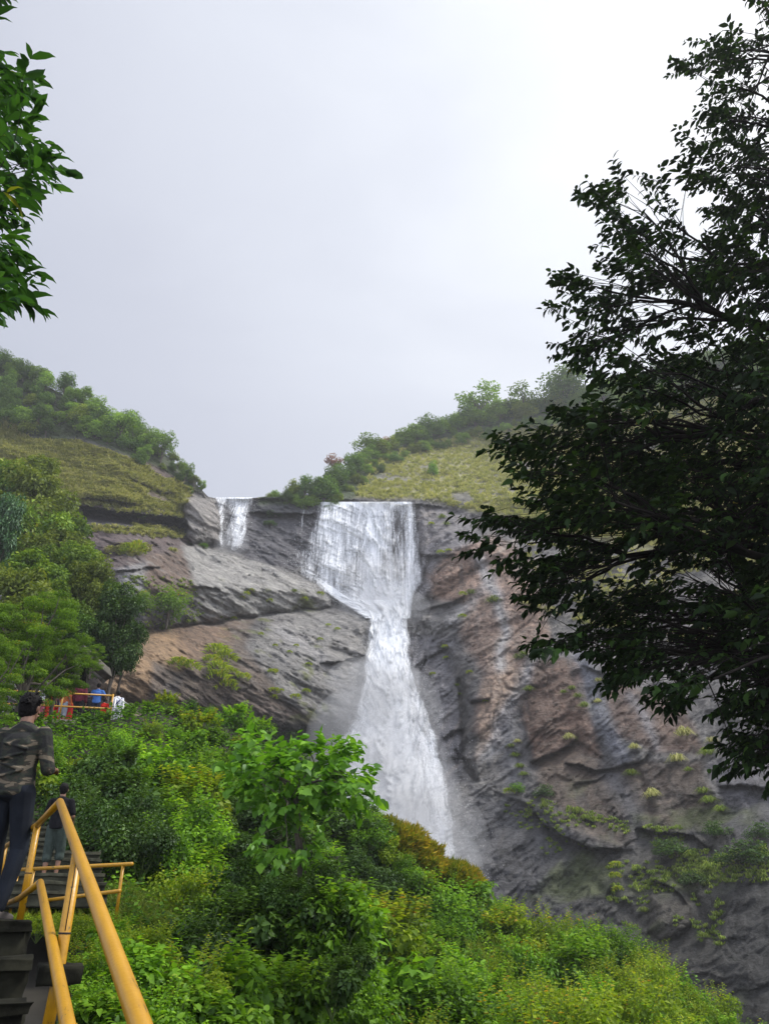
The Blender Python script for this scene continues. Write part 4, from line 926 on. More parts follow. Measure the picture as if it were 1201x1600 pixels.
grass_obj('dry_grass', LM['grass'], 'dry brownish grass among the weeds beside the near handrail', 'stuff', grass_patch(ng, .42, 12, 91, .5, .0, .5, bankY, .12))
ng = sample_poly([(60, 1400), (240, 1400), (330, 1480), (200, 1500), (30, 1445)], 700, rng)
grass_obj('weed_grass', LM['gtuft'], 'fresh green grass under the low crossing railing', 'stuff', grass_patch(ng, .45, 12, 92, .4, .0, .5, bankY, .14))
# undergrowth leaves over the whole slope
r = np.random.default_rng(77); m = 90000
uu = r.uniform(-60, 1260, m); vt_ = np.interp(uu, BT[:, 0], BT[:, 1]); vv = vt_ + r.random(m) ** 1.2 * (1750 - vt_)
k = ~((uu < 125) & (vv > 1262)); uu, vv = uu[k], vv[k]; m = len(uu)
Pq = PY(uu, vv, bankY(uu, vv)) + np.stack([r.normal(0, .05, m), r.normal(0, .05, m), r.random(m) * .35 + .02], -1)
dist = np.linalg.norm(Pq - CAM, axis=1); L_ = np.clip(.035 + dist * .0035, .04, .16) * (.7 + .7 * r.random(m))
ug = obj('undergrowth', leaf_mesh('undergrowth', LM['bush'], (Pq, unit(r, m) * np.array([1, 1, .3]), norm(unit(r, m) * .5 + np.array([0, -.3, 1])), L_, L_ * .6, np.clip(r.random(m) * .7 + .3 * fbm(Pq / 2.0, 44, 2), 0, 1), LT_D)))
tag(ug, 'low weeds and creepers filling the gaps between the bushes', None, None, 'stuff')
# ------------------------------------------------------------------ trees of the left middle ground
MT = {}
for key, kind, mat, n, L, W, nc, rf, seed in (('dark', 'round', 'dark', 14000, .24, .13, 60, .21, 301), ('mid', 'round', 'mid', 9000, .30, .18, 64, .20, 302), ('mid2', 'round', 'mid', 9000, .30, .18, 56, .23, 303), ('blue', 'round', 'blue', 7000, .38, .22, 46, .24, 304), ('olive', 'round', 'olive', 9000, .30, .18, 60, .21, 305), ('fea', 'round', 'feather', 34000, .11, .05, 110, .15, 306)):
    MT[key] = make_tree('mt_' + key, kind, 9, 3.6, n, L, W, seed, LM[mat], nc, trunkfrac=.06 if kind == 'round' else .1, rfrac=rf, flat=.8 if key != 'fea' else .28)
def midtree(u, vbase, hpx, wpx, Y, k, label, name='broadleaf_tree'):
    h = hpx * Y / FPX / 9 * 1.03; w_ = wpx * Y / FPX / 7.6
    return tree_thing(name, label, 'tree', *MT[k], pt(u, vbase, Y), rng.random() * 6.28, (w_, w_, h))
midtree(20, 930, 262, 170, 56, 'olive', 'olive-green tree at the left edge just below the forested hill')
midtree(72, 960, 200, 130, 54, 'mid', 'green tree with russet leaves stepping down right of the olive one')
midtree(-25, 960, 230, 80, 46, 'blue', 'bluish-green tree with big leaves at the very left edge')
midtree(70, 1030, 210, 170, 43, 'mid2', 'broad tree in the middle of the left-hand wood')
midtree(122, 1030, 185, 120, 42, 'olive', 'sunlit olive tree behind the dark rounded one')
midtree(95, 1080, 150, 130, 36, 'dark', 'dark tree between the feathery tree and the rounded one')
midtree(168, 1095, 208, 118, 37, 'dark', 'dark glossy rounded tree overhanging the orange rock')
midtree(30, 1010, 170, 150, 40, 'mid', 'tree with yellowing tips above the feathery tree')
for u_, v_, h_, w_, Y_, k_ in [(10, 1040, 300, 190, 50, 'mid2'), (60, 990, 210, 150, 50, 'olive'), (105, 1000, 180, 120, 47, 'mid'), (130, 1080, 200, 120, 44, 'mid2'), (50, 1090, 200, 170, 38, 'mid'), (0, 1100, 250, 170, 36, 'olive'), (185, 1075, 130, 80, 40, 'dark'), (-30, 900, 230, 150, 58, 'mid'), (45, 800, 120, 110, 62, 'olive')]:
    t_ = midtree(u_, v_, h_, w_, Y_, k_, 'leafy tree merging into the left-hand wood'); t_['group'] = 'trees merging into the left-hand wood'
midtree(20, 1150, 270, 230, 24, 'fea', 'feathery yellow-green tree with orange tips at the left edge', 'feathery_tree')
midtree(80, 1120, 170, 130, 25.5, 'fea', 'smaller feathery tree whose twigs hang over the yellow platform railing', 'feathery_tree')
midtree(-50, 1200, 240, 170, 20, 'fea', 'feathery tree cut by the left edge beside the platform', 'feathery_tree')

# ------------------------------------------------------------------ trees grown from twig tips
def kmeans(P, k, rng, it=8):
    c = P[rng.permutation(len(P))[:k]]
    for _ in range(it):
        d = ((P[:, None] - c[None]) ** 2).sum(-1); a = d.argmin(1)
        c = np.array([P[a == i].mean(0) if (a == i).any() else c[i] for i in range(k)])
    return c, a
def tipped_tree(rng, tips, trunk, k1, k2, r0, nl, L, W, twl, droop, mat, bark, tpl, outward, tintn=.3, fan=False, names='t'):
    """trunk: polyline; k1 limbs, each limb split to k2 boughs, boughs to the twig tips, leaves along the twigs"""
    mb = MB(); trunk = np.array(trunk, float); mb.tube(trunk, np.linspace(r0, r0 * .45, len(trunk)), 10)
    dense = np.array([trunk[int(i)] + (trunk[min(int(i) + 1, len(trunk) - 1)] - trunk[int(i)]) * (i - int(i)) for i in np.linspace(0, len(trunk) - 1.001, 60)])
    c1, a1 = kmeans(tips, k1, rng)
    def bend(a, b, ra, rb, n, k, sag):
        d = b - a; Ln = np.linalg.norm(d); t = np.linspace(0, 1, n)
        off = rng.normal(0, .06 * Ln, 3)
        p = a + d * t[:, None] + np.sin(math.pi * t)[:, None] * (np.array([0, 0, sag * Ln]) + off) + rng.normal(0, .012 * Ln, (n, 3)) * (np.sin(math.pi * t)[:, None])
        mb.tube(p, np.linspace(ra, rb, n), k, False); return p
    pos, ax, nr, sz, tint = [], [], [], [], []
    for i in range(k1):
        T1 = tips[a1 == i]
        if len(T1) == 0: continue
        j = np.argmin(np.linalg.norm(dense - c1[i], axis=1) + .9 * np.maximum(dense[:, 2] - c1[i][2] + .15 * np.linalg.norm(c1[i][:2] - dense[:, :2], axis=1), 0))
        tgt = c1[i] + (dense[j] - c1[i]) * .25; limb = bend(dense[j], tgt, r0 * .34, r0 * .14, 9, 6, .07)
        kk = min(k2, len(T1)); c2, a2 = kmeans(T1, kk, rng)
        for q in range(kk):
            T2 = T1[a2 == q]
            if len(T2) == 0: continue
            s = limb[min(8, rng.integers(4, 9))]; bough = bend(s, c2[q] + (s - c2[q]) * .2, r0 * .12, r0 * .05, 7, 5, .06)
            for tp in T2:
                s2 = bough[min(6, rng.integers(2, 7))]; d = tp - s2; dn = np.linalg.norm(d) + 1e-6
                tw = bend(s2, tp, r0 * .035, r0 * .012, 5, 3, .04)
                dirn = d / dn * .6 + outward * .5 + rng.normal(0, .25, 3); dirn /= np.linalg.norm(dirn)
                end = tp + dirn * twl * .5; st = tp - dirn * twl * .5
                mb.tube([st, tp, end - np.array([0, 0, .03])], [r0 * .014, r0 * .012, r0 * .006], 3, False)
                m = nl; t = np.linspace(0, 1, m) + rng.normal(0, .04, m)
                p = st + (end - st) * t[:, None]; side = norm(np.cross(dirn, np.array([0, 0, 1.0])) + 1e-6)
                sg = np.where(np.arange(m) % 2 == 0, 1, -1)[:, None]
                spr = (.75 - .55 * t)[:, None] if fan else np.full((m, 1), .8)
                a = dirn * (.45 + .5 * t[:, None]) + side * sg * spr + rng.normal(0, .22, (m, 3)) - np.array([0, 0, droop]) * (.6 + .6 * rng.random((m, 1)))
                n_ = np.array([0, 0, 1.0]) + rng.normal(0, .45, (m, 3))
                pos.append(p); ax.append(norm(a)); nr.append(norm(n_)); sz.append(L * (.6 + .6 * rng.random(m))); tint.append(np.clip(rng.random(m) * (1 - tintn) + tintn * rng.random(), 0, 1))
    pos, ax, nr, sz, tint = map(np.concatenate, (pos, ax, nr, sz, tint))
    return mb.mesh(names + '_trunk', [bark], True), leaf_mesh(names + '_crown', LM[mat], (pos, ax, nr, sz, sz * (W / L), tint, tpl))

M_barkn = mat_simple('black_bark', (.012, .010, .008), .95, .35, 6, .6, 0, .1)
# big dark tree on the right
r = np.random.default_rng(404)
CR = [(1165, -60), (1160, 20), (1185, 45), (1150, 55), (1105, 40), (1072, 75), (1055, 115), (1058, 150), (1048, 190), (1075, 240), (1040, 250), (1010, 240), (955, 268), (922, 300), (908, 335), (908, 380), (885, 420), (855, 478), (866, 494), (925, 486), (905, 520), (856, 540), (885, 558), (925, 588), (935, 628), (880, 640), (862, 668), (805, 668), (768, 692), (795, 732), (806, 758), (835, 785), (830, 802), (775, 806), (732, 803), (728, 828), (748, 868), (805, 900), (842, 948), (836, 1000), (846, 1032), (900, 1018), (960, 1022), (945, 1060), (1000, 1078), (1042, 1100), (1056, 1128), (1100, 1098), (1148, 1118), (1142, 1190), (1201, 1222), (1330, 1210), (1400, 900), (1400, -60)]
HOLE = [(1030, 262, 26, 16), (1062, 300, 16, 12), (985, 330, 14, 14), (978, 300, 10, 12), (1062, 408, 20, 13), (1010, 478, 26, 14), (940, 505, 20, 10), (965, 440, 12, 12), (1148, 540, 10, 10), (1075, 490, 9, 9), (1185, 300, 7, 7), (1120, 250, 9, 7), (1100, 150, 9, 8), (905, 610, 26, 10),
        (985, 880, 20, 22), (1010, 905, 16, 12), (960, 760, 14, 8), (1110, 905, 22, 14), (1150, 720, 16, 12), (845, 850, 12, 8), (900, 975, 16, 10), (1090, 1040, 30, 9), (1120, 1080, 26, 10), (1180, 1000, 9, 14), (955, 925, 12, 9), (1060, 965, 30, 10), (1135, 800, 10, 8), (1178, 680, 8, 12), (820, 780, 10, 8), (880, 905, 10, 6), (1030, 1000, 20, 8), (790, 760, 20, 10)]
tp = sample_poly(CR, 6000, r)
up = sstep(tp[:, 1], 700, 520)
nz = fbm(np.stack([tp[:, 0] / 34, tp[:, 1] / 26, tp[:, 0] * 0], -1), 7, 3)
inr = np.maximum(sstep(tp[:, 0], 1060, 1130), .9 * sstep(tp[:, 0], 960, 1010) * sstep(tp[:, 1], 300, 360) * (tp[:, 1] < 620))
keep = (nz > -.07 - .16 * (1 - up) - .22 * inr) & (r.random(len(tp)) < (.60 + .18 * (1 - up)) )
for hu, hv, ha, hb in HOLE: keep &= ((tp[:, 0] - hu) / (ha * 1.25)) ** 2 + ((tp[:, 1] - hv) / (hb * 1.25)) ** 2 > 1
tp = tp[keep]
Yt = 10.2 + 2.0 * fbm(np.stack([tp[:, 0] / 120, tp[:, 1] / 120, tp[:, 0] * 0], -1), 17, 2) + r.normal(0, .9, len(tp))
tips = PY(tp[:, 0], tp[:, 1], Yt); print('near tips', len(tips))
tb = pt(1420, 1560, 10.5); tt_ = pt(1290, 60, 10.5)
trunk = [tb, tb.lerp(tt_, .2) + Vector((.2, .1, 0)), tb.lerp(tt_, .4) + Vector((-.1, 0, 0)), tb.lerp(tt_, .6) + Vector((.15, -.2, 0)), tb.lerp(tt_, .8), tt_]
trunk = [Vector((trunk[0].x, trunk[0].y, -1.5))] + trunk
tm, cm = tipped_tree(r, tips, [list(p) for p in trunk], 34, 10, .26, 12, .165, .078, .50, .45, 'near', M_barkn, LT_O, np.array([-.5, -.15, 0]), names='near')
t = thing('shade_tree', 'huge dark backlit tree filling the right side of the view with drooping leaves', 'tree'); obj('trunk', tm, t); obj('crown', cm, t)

# leafy boughs reaching in from the left
HANG = [(-120, -80), (20, -80), (24, 30), (18, 60), (40, 95), (68, 118), (62, 150), (80, 195), (98, 262), (60, 296), (38, 300), (40, 340), (38, 395), (60, 445), (58, 480), (15, 480), (-120, 540)]
tp = sample_poly(HANG, 170, r)
ed = np.array([(12, -5), (10, 20), (30, 105), (60, 125), (52, 150), (70, 195), (82, 225), (95, 270), (85, 285), (55, 290), (38, 310), (42, 345), (36, 375), (18, 420), (45, 435), (60, 450), (58, 475), (40, 470), (10, 440), (70, 250), (45, 200), (20, 160), (10, 250), (20, 330)], float)
tp = np.vstack([tp, ed])
tips = PY(tp[:, 0] - 24, tp[:, 1] - 5, 4.7 + r.normal(0, .45, len(tp)))
bse = pt(-420, 900, 5.2); tpo = pt(-330, -200, 5.0)
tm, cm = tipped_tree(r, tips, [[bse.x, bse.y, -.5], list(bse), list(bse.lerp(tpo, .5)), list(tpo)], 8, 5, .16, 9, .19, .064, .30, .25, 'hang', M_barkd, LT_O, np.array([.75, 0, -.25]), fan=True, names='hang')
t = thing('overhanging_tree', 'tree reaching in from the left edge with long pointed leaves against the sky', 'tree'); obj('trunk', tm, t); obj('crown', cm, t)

# broad-leaved young tree in the centre foreground
CT = [(352, 1200), (372, 1172), (392, 1140), (430, 1168), (465, 1160), (520, 1158), (548, 1160), (556, 1195), (578, 1215), (586, 1245), (560, 1268), (520, 1255), (480, 1285), (430, 1290), (395, 1262), (365, 1240)]
tp = np.vstack([sample_poly(CT, 230, r), [(392, 1138), (400, 1145), (545, 1160), (540, 1170), (553, 1178), (565, 1205), (583, 1240), (580, 1225), (370, 1172), (358, 1195)], sample_poly([(390, 1300), (500, 1290), (520, 1340), (470, 1360), (400, 1345)], 26, r)])
tips = PY(tp[:, 0], tp[:, 1], 14.0 + r.normal(0, .6, len(tp)))
b0 = pt(470, 1445, 14.3); b1 = pt(462, 1240, 14.2)
tm, cm = tipped_tree(r, tips, [list(b0 - Vector((0, 0, .6))), list(b0.lerp(b1, .4) + Vector((.05, 0, 0))), list(b0.lerp(b1, .75)), list(b1)], 8, 5, .09, 8, .155, .13, .36, .35, 'broad', M_bark, LT_H, np.array([0, -.1, .1]), names='young')
t = thing('young_tree', 'young tree with big heart-shaped bright green leaves in front of the lower fall', 'tree'); obj('trunk', tm, t); obj('crown', cm, t)
for u_, v_, h_, Y_ in [(420, 1500, 190, 12.6), (480, 1470, 150, 12.9), (530, 1470, 150, 13.0), (375, 1480, 150, 12.8), (455, 1560, 170, 11.6), (520, 1540, 150, 11.8), (340, 1440, 120, 13.2), (390, 1400, 110, 13.4), (545, 1420, 110, 13.5), (360, 1530, 110, 11.5), (560, 1500, 110, 12.0), (440, 1440, 110, 13.0), (500, 1440, 110, 13.1), (462, 1395, 110, 12.8), (500, 1380, 90, 13.0), (430, 1390, 90, 13.0)]:
    bush(u_, v_, h_ * rng.uniform(.5, .8), ['dark', 'weedd', 'weedd', 'leafy'][rng.integers(4)], .95, None, .25, Y_ + rng.uniform(-.6, .8))
for u_, v_, h_, Y_ in [(150, 1330, 110, 17), (190, 1300, 100, 18), (120, 1290, 90, 19), (225, 1340, 90, 17)]:
    bush(u_, v_, h_, 'dark', .9, None, .25, Y_)
for u_, v_, h_, Y_, k_ in [(170, 1530, 90, 6.2, 'fine'), (215, 1560, 110, 6.0, 'leafy'), (130, 1500, 60, 7.5, 'lime'), (140, 1570, 70, 5.6, 'fine'), (190, 1620, 110, 5.0, 'leafy'), (110, 1600, 60, 5.0, 'dark'), (250, 1620, 110, 5.2, 'fine'), (290, 1560, 110, 6.4, 'lime'), (330, 1620, 110, 6.0, 'leafy'), (225, 1500, 80, 8.0, 'lime'), (175, 1470, 60, 9.0, 'leafy')]:
    bush(u_, v_, h_, k_, 1.1, None, .15, Y_)
for u_, v_, h_, Y_ in [(60, 1452, 36, 11.0), (100, 1458, 42, 10.6), (20, 1450, 34, 11.4), (135, 1460, 46, 10.3), (82, 1440, 26, 12), (160, 1450, 40, 11), (40, 1440, 26, 12.2)]:
    bush(u_, v_, h_, 'lime', 1.3, None, .1, Y_)
# dry mossy ledge plants beside the fall
for u, v, h, w_, lb in [(612, 1315, 62, 1.1, 'golden mossy shrub on the knoll left of the foot of the lower fall'), (640, 1330, 44, 1.0, 'golden mossy shrub just right of the knoll top beside the water'), (700, 1388, 30, 1.2, 'low golden shrub at the foot of the fall')]:
    pass
rg = np.random.default_rng(9)
def knoll(u, v, wpx, hpx, label, seed):
    Y = float(bankY(u, v)) - 2.5; s = 1.25 * wpx * Y / FPX / 2; hh = 1.35 * hpx * Y / FPX
    rg = np.random.default_rng(seed); t = thing('golden_shrub', label, 'shrub', pt(u, v, Y)); m = 15000
    d = unit(rg, m); d[:, 2] = np.abs(d[:, 2]) * 1.2 - .25; d = norm(d)
    lump = 1 + .38 * fbm(d * 2.6, seed, 3)
    pos = d * lump[:, None] * np.array([s, s * .8, hh]) * (.86 + .22 * rg.random((m, 1)) + .10 * fbm(d * 7, seed + 5, 2)[:, None])
    nr = norm(np.cross(d, unit(rg, m))); ax = norm(d * .55 + unit(rg, m) * .45 + np.array([.1, -.1, .25]))
    L_ = .26 * (.4 + rg.random(m)); tn_ = np.clip(.5 * rg.random(m) + .35 * (d[:, 2] * .5 + .5) + .45 * d[:, 0] + .2 * fbm(d * 5, seed + 9, 2), 0, 1)
    mb = MB(); th = np.linspace(0, math.pi, 15); g_ = np.array([[[math.sin(a) * math.cos(b), math.sin(a) * math.sin(b), math.cos(a)] for b in np.linspace(0, 2 * math.pi, 25)] for a in th])
    V_ = g_ * (1 + .38 * fbm(g_ * 2.6, seed, 3))[..., None] * np.array([s, s * .8, hh]) * .80
    obj('root_mound', mk('kn_mound', V_.reshape(-1, 3), gridfaces(15, 25), [m_soil], True), t)
    obj('foliage', leaf_mesh('kn_fol', KN, (pos, ax, nr, L_, L_ * .16, tn_, LT_D)), t)
KN = mat_leaf('leaf_gold', [(0, (.035, .06, .008)), (.42, (.10, .15, .014)), (.72, (.22, .24, .022)), (1, (.42, .30, .03))], .35, gloss=.01, objvar=.1)
knoll(604, 1336, 84, 30, 'golden mossy shrub on the knoll left of the foot of the lower fall', 1)
knoll(645, 1366, 70, 26, 'golden mossy shrub sloping down beside the water, right of the knoll top', 2)
for u_, v_, h_, k_ in [(578, 1320, 60, 'fine'), (600, 1345, 50, 'weed'), (630, 1372, 46, 'fine'), (662, 1392, 40, 'weed'), (590, 1300, 34, 'lime')]: bush(u_, v_, h_, k_, 1.0, None, .2, float(bankY(u_, v_)) - 3.6)
knoll(704, 1400, 66, 26, 'low golden shrub touching the foot of the fall', 3)

# ------------------------------------------------------------------ steps, landing, railings
m_conc = mat_simple('shaded_concrete', (.012, .012, .008), .95, .8, 7, 1.0, 0, .12)  # near-black base colour includes the shade the steps stand in
m_concl = mat_simple('concrete', (.085, .078, .062), .92, .35, 3, .6)
m_stone = mat_simple('step_stone', (.055, .055, .038), .95, .6, 5, 1.0, 0, .15)
# yellow enamel with worn, greenish scratches
m_yel, nt, out = newmat('yellow_paint'); b = N(nt, 'ShaderNodeBsdfPrincipled'); tc = N(nt, 'ShaderNodeTexCoord')
no = N(nt, 'ShaderNodeTexNoise'); no.inputs['Scale'].default_value = 9; no.inputs['Detail'].default_value = 8; no.inputs['Roughness'].default_value = .7
dax = Vector((-.39, .86, .33)).normalized()     # scratches run along the rail
dt_ = N(nt, 'ShaderNodeVectorMath', operation='DOT_PRODUCT'); dt_.inputs[1].default_value = dax; nt.links.new(tc.outputs['Object'], dt_.inputs[0])
al_ = N(nt, 'ShaderNodeVectorMath', operation='SCALE'); al_.inputs[0].default_value = dax; nt.links.new(dt_.outputs['Value'], al_.inputs['Scale'])
pe_ = N(nt, 'ShaderNodeVectorMath', operation='SUBTRACT'); nt.links.new(tc.outputs['Object'], pe_.inputs[0]); nt.links.new(al_.outputs[0], pe_.inputs[1])
ps_ = N(nt, 'ShaderNodeVectorMath', operation='SCALE'); ps_.inputs['Scale'].default_value = 7.0; nt.links.new(pe_.outputs[0], ps_.inputs[0])
as_ = N(nt, 'ShaderNodeVectorMath', operation='SCALE'); as_.inputs['Scale'].default_value = .45; nt.links.new(al_.outputs[0], as_.inputs[0])
sm_ = N(nt, 'ShaderNodeVectorMath', operation='ADD'); nt.links.new(ps_.outputs[0], sm_.inputs[0]); nt.links.new(as_.outputs[0], sm_.inputs[1])
nt.links.new(sm_.outputs[0], no.inputs[0]); no.inputs['Scale'].default_value = 5.0
rr_ = ramp(nt, no.outputs['Fac'], [(.345, (.045, .07, .035)), (.36, (.16, .085, .010)), (.385, (.36, .18, .005)), (.62, (.44, .225, .006)), (.75, (.36, .16, .008))])
nt.links.new(rr_.outputs[0], b.inputs['Base Color']); b.inputs['Roughness'].default_value = .38
n2 = N(nt, 'ShaderNodeTexNoise'); n2.inputs['Scale'].default_value = 60; nt.links.new(tc.outputs['Object'], n2.inputs[0])
bp = N(nt, 'ShaderNodeBump'); bp.inputs['Strength'].default_value = .25; bp.inputs['Distance'].default_value = .004; nt.links.new(n2.outputs[0], bp.inputs['Height']); nt.links.new(bp.outputs[0], b.inputs['Normal']); nt.links.new(b.outputs[0], out.inputs[0])
m_steel = mat_simple('galvanised_steel', (.5, .5, .5), .45, .15, 12, 0, .6)
m_weld = mat_simple('dark_seam', (.02, .016, .012), .8)

def lerp3(a, b, t): return a + (b - a) * t
def rail_part(parent, name, P, rad, mat=None, k=14):
    mb = MB(); mb.tube([p - parent.location for p in P], rad, k); o = obj(name, mb.mesh(name, [mat or m_yel], True), parent); return o
apex = pt(94, 1253, 4.9); topn = pt(219, 1600, 1.88); near_end = topn + (topn - apex) * .35
pa = pt(59, 1289, 5.9); pfar = pt(4, 1326, 9.3); apexl = pt(63, 1379, 4.9); ln = pt(106, 1600, 2.5); ln_end = ln + (ln - apexl) * .35
st = thing('stair_railing', 'worn yellow pipe handrail rising beside the camera to a sharp corner', 'railing', (apex.x, apex.y, .9))
rt_ = rail_part(st, 'top_rail', [near_end, topn, lerp3(topn, apex, .5), apex], .0225)
rail_part(st, 'top_rail', [apex, lerp3(apex, pa, .5), pa, lerp3(pa, pfar, .5), pfar], .0215)
rail_part(st, 'lower_rail', [ln_end, ln, lerp3(ln, apexl, .5), apexl], .0205)
la = Vector((pa.x, pa.y, pa.z - .5)); la = pt(30, 1404, 6.0)
rail_part(st, 'lower_rail', [apexl, lerp3(apexl, la, .5), la, pt(2, 1416, 7.4)], .0195)
mb = MB()
for c_ in (apex, apexl):
    th = np.linspace(0, math.pi, 7)
    mb.tube([c_ - st.location + Vector((0, 0, -.0005)), c_ - st.location + Vector((0, 0, .002))], .026, 12)
# post A and strut B
rail_part(st, 'post', [pa, Vector((pa.x, pa.y, 1.54))], .0225)
def on_u(a, b, u):
    best = None
    for t in np.linspace(0, 1, 400):
        p = lerp3(a, b, t); q = np.array(p) - CAM; dpt = q[1] * cp + q[2] * sp; uu = 600.5 + FPX * q[0] / dpt
        if best is None or abs(uu - u) < best[0]: best = (abs(uu - u), p)
    return best[1]
tB = on_u(topn, apex, 122)
bB = Vector((tB.x, tB.y, tB.z - .475))
rail_part(st, 'post', [tB, bB, Vector((bB.x - .01, bB.y, bB.z - .20))], .0225)
po = rail_part(st, 'post', [Vector((ln.x, ln.y, ln.z)) , Vector((ln.x, ln.y, .1))], .026)
po.name = 'post'
for q, rr2 in ((lerp3(tB, bB, .62), .0235), (lerp3(tB, bB, .985), .0235), (lerp3(pa, Vector((pa.x, pa.y, 1.54)), .5), .0235), (lerp3(topn, apex, .44), .0232)):
    mb2 = MB(); dd = Vector((0, 0, .0035)) if q is not None else None
    mb2.tube([q - st.location - dd, q - st.location + dd], rr2, 14); obj('weld_seam', mb2.mesh('weld', [m_weld], True), st)
mb2 = MB(); d_ = (bB - tB); cv = (CAM - np.array(tB)); cv[2] = 0; cv = Vector(cv / np.linalg.norm(cv)) * .0222
mb2.tube([tB + cv - st.location + Vector((0, 0, -.04)), tB + cv - st.location + d_ * .6], .0022, 5); obj('weld_seam', mb2.mesh('seam', [m_weld], True), st)
# far end post
rail_part(st, 'post', [pfar, Vector((pfar.x, pfar.y, 1.3))], .026)
rail_part(st, 'post', [pt(9, 1322, 8.9), pt(-2, 1380, 8.9)], .024)

# near flight: steps under the camera up to the landing
hd = Vector((-.423, .906, 0)); nn = Vector((.906, .423, 0)); O = Vector((-.6, 1.9, 0))
def stepbox(mb, s0, s1, l0, l1, z0, z1, base=Vector((0, 0, 0)), h=hd, n=nn, o=O, jit=0):
    c = o + h * ((s0 + s1) / 2) + n * ((l0 + l1) / 2) + Vector((0, 0, (z0 + z1) / 2))
    mb.box(c - base, (abs(l1 - l0), s1 - s0, z1 - z0), [[n.x, h.x, 0], [n.y, h.y, 0], [0, 0, 1]])
def roughen(me, amp, sc, seed=1):
    n = len(me.vertices); co = np.empty(n * 3, np.float32); me.vertices.foreach_get('co', co); co = co.reshape(-1, 3)
    d = np.stack([fbm(co / sc, seed + 7 * k, 3) for k in range(3)], -1) * amp; me.vertices.foreach_set('co', (co + d).astype(np.float32).ravel()); me.update()
def subdiv(me, cuts):
    import bmesh
    bm = bmesh.new(); bm.from_mesh(me); bmesh.ops.subdivide_edges(bm, edges=bm.edges[:], cuts=cuts, use_grid_fill=True); bm.to_mesh(me); bm.free(); return me
fl = thing('stone_steps', 'dark mossy stone steps climbing past the corner of the near handrail', 'steps', (-1.8, 4.0, 0))
NS = 13
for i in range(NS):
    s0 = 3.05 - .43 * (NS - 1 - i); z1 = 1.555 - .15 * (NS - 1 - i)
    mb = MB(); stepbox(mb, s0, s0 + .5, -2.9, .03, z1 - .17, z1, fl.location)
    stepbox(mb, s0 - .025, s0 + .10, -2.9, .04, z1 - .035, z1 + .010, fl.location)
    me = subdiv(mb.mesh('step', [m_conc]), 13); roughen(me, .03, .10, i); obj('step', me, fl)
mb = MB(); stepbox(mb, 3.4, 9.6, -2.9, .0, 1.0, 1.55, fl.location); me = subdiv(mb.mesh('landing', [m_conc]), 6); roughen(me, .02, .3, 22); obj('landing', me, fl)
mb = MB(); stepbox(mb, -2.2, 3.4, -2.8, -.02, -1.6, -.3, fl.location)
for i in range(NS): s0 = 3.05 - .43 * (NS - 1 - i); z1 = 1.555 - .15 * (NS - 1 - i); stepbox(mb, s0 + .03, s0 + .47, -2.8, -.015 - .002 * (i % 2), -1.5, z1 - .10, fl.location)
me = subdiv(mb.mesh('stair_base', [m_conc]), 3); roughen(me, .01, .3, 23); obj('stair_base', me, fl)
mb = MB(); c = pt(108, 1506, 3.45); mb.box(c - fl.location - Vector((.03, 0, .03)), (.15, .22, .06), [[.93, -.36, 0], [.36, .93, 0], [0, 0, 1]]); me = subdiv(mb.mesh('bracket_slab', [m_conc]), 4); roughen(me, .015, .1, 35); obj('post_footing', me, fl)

# far flight
A = pt(62, 1408, 13.2); B = pt(78, 1288, 19.0); h2 = Vector((B.x - A.x, B.y - A.y, 0)).normalized(); n2_ = Vector((h2.y, -h2.x, 0)); run = (Vector((B.x, B.y, 0)) - Vector((A.x, A.y, 0))).length
fl2 = thing('stone_steps', 'long flight of weedy stone steps climbing away behind the near handrail', 'steps', A)
ns = 11
for i in range(ns):
    z0 = (B.z - A.z) * i / ns; s0 = run * i / ns; mb = MB(); c = h2 * (s0 + run / ns) + Vector((0, 0, z0 + .02))
    mb.box(c, (1.9, run / ns * 2.0, .2), [[n2_.x, h2.x, 0], [n2_.y, h2.y, 0], [0, 0, 1]])
    mb.box(c - h2 * (run / ns) + Vector((0, 0, .09)), (1.92, .07, .05), [[n2_.x, h2.x, 0], [n2_.y, h2.y, 0], [0, 0, 1]])
    me = subdiv(mb.mesh('step', [m_stone]), 6); roughen(me, .03, .25, 40 + i); obj('step', me, fl2)
# rail across in front of it
r0 = pz(26, 1359, 2.22); r1 = pz(207, 1350, 2.22)
yr = thing('cross_railing', 'low yellow two-bar railing crossing in front of the far steps', 'railing', (r0.x, r0.y, 1.5))
rail_part(yr, 'top_rail', [r0, lerp3(r0, r1, .5), r1], .026)
def below(p, dz): return Vector((p.x, p.y, p.z - dz))
l1 = pt(188, 1392, r1.y); l0 = pt(34, 1412, r0.y)
rail_part(yr, 'lower_rail', [l0, lerp3(l0, l1, .5), l1], .026)
for t_ in (.02, .17, .55, .93): a = lerp3(r0, r1, t_); rail_part(yr, 'post', [a, below(a, .75)], .022)

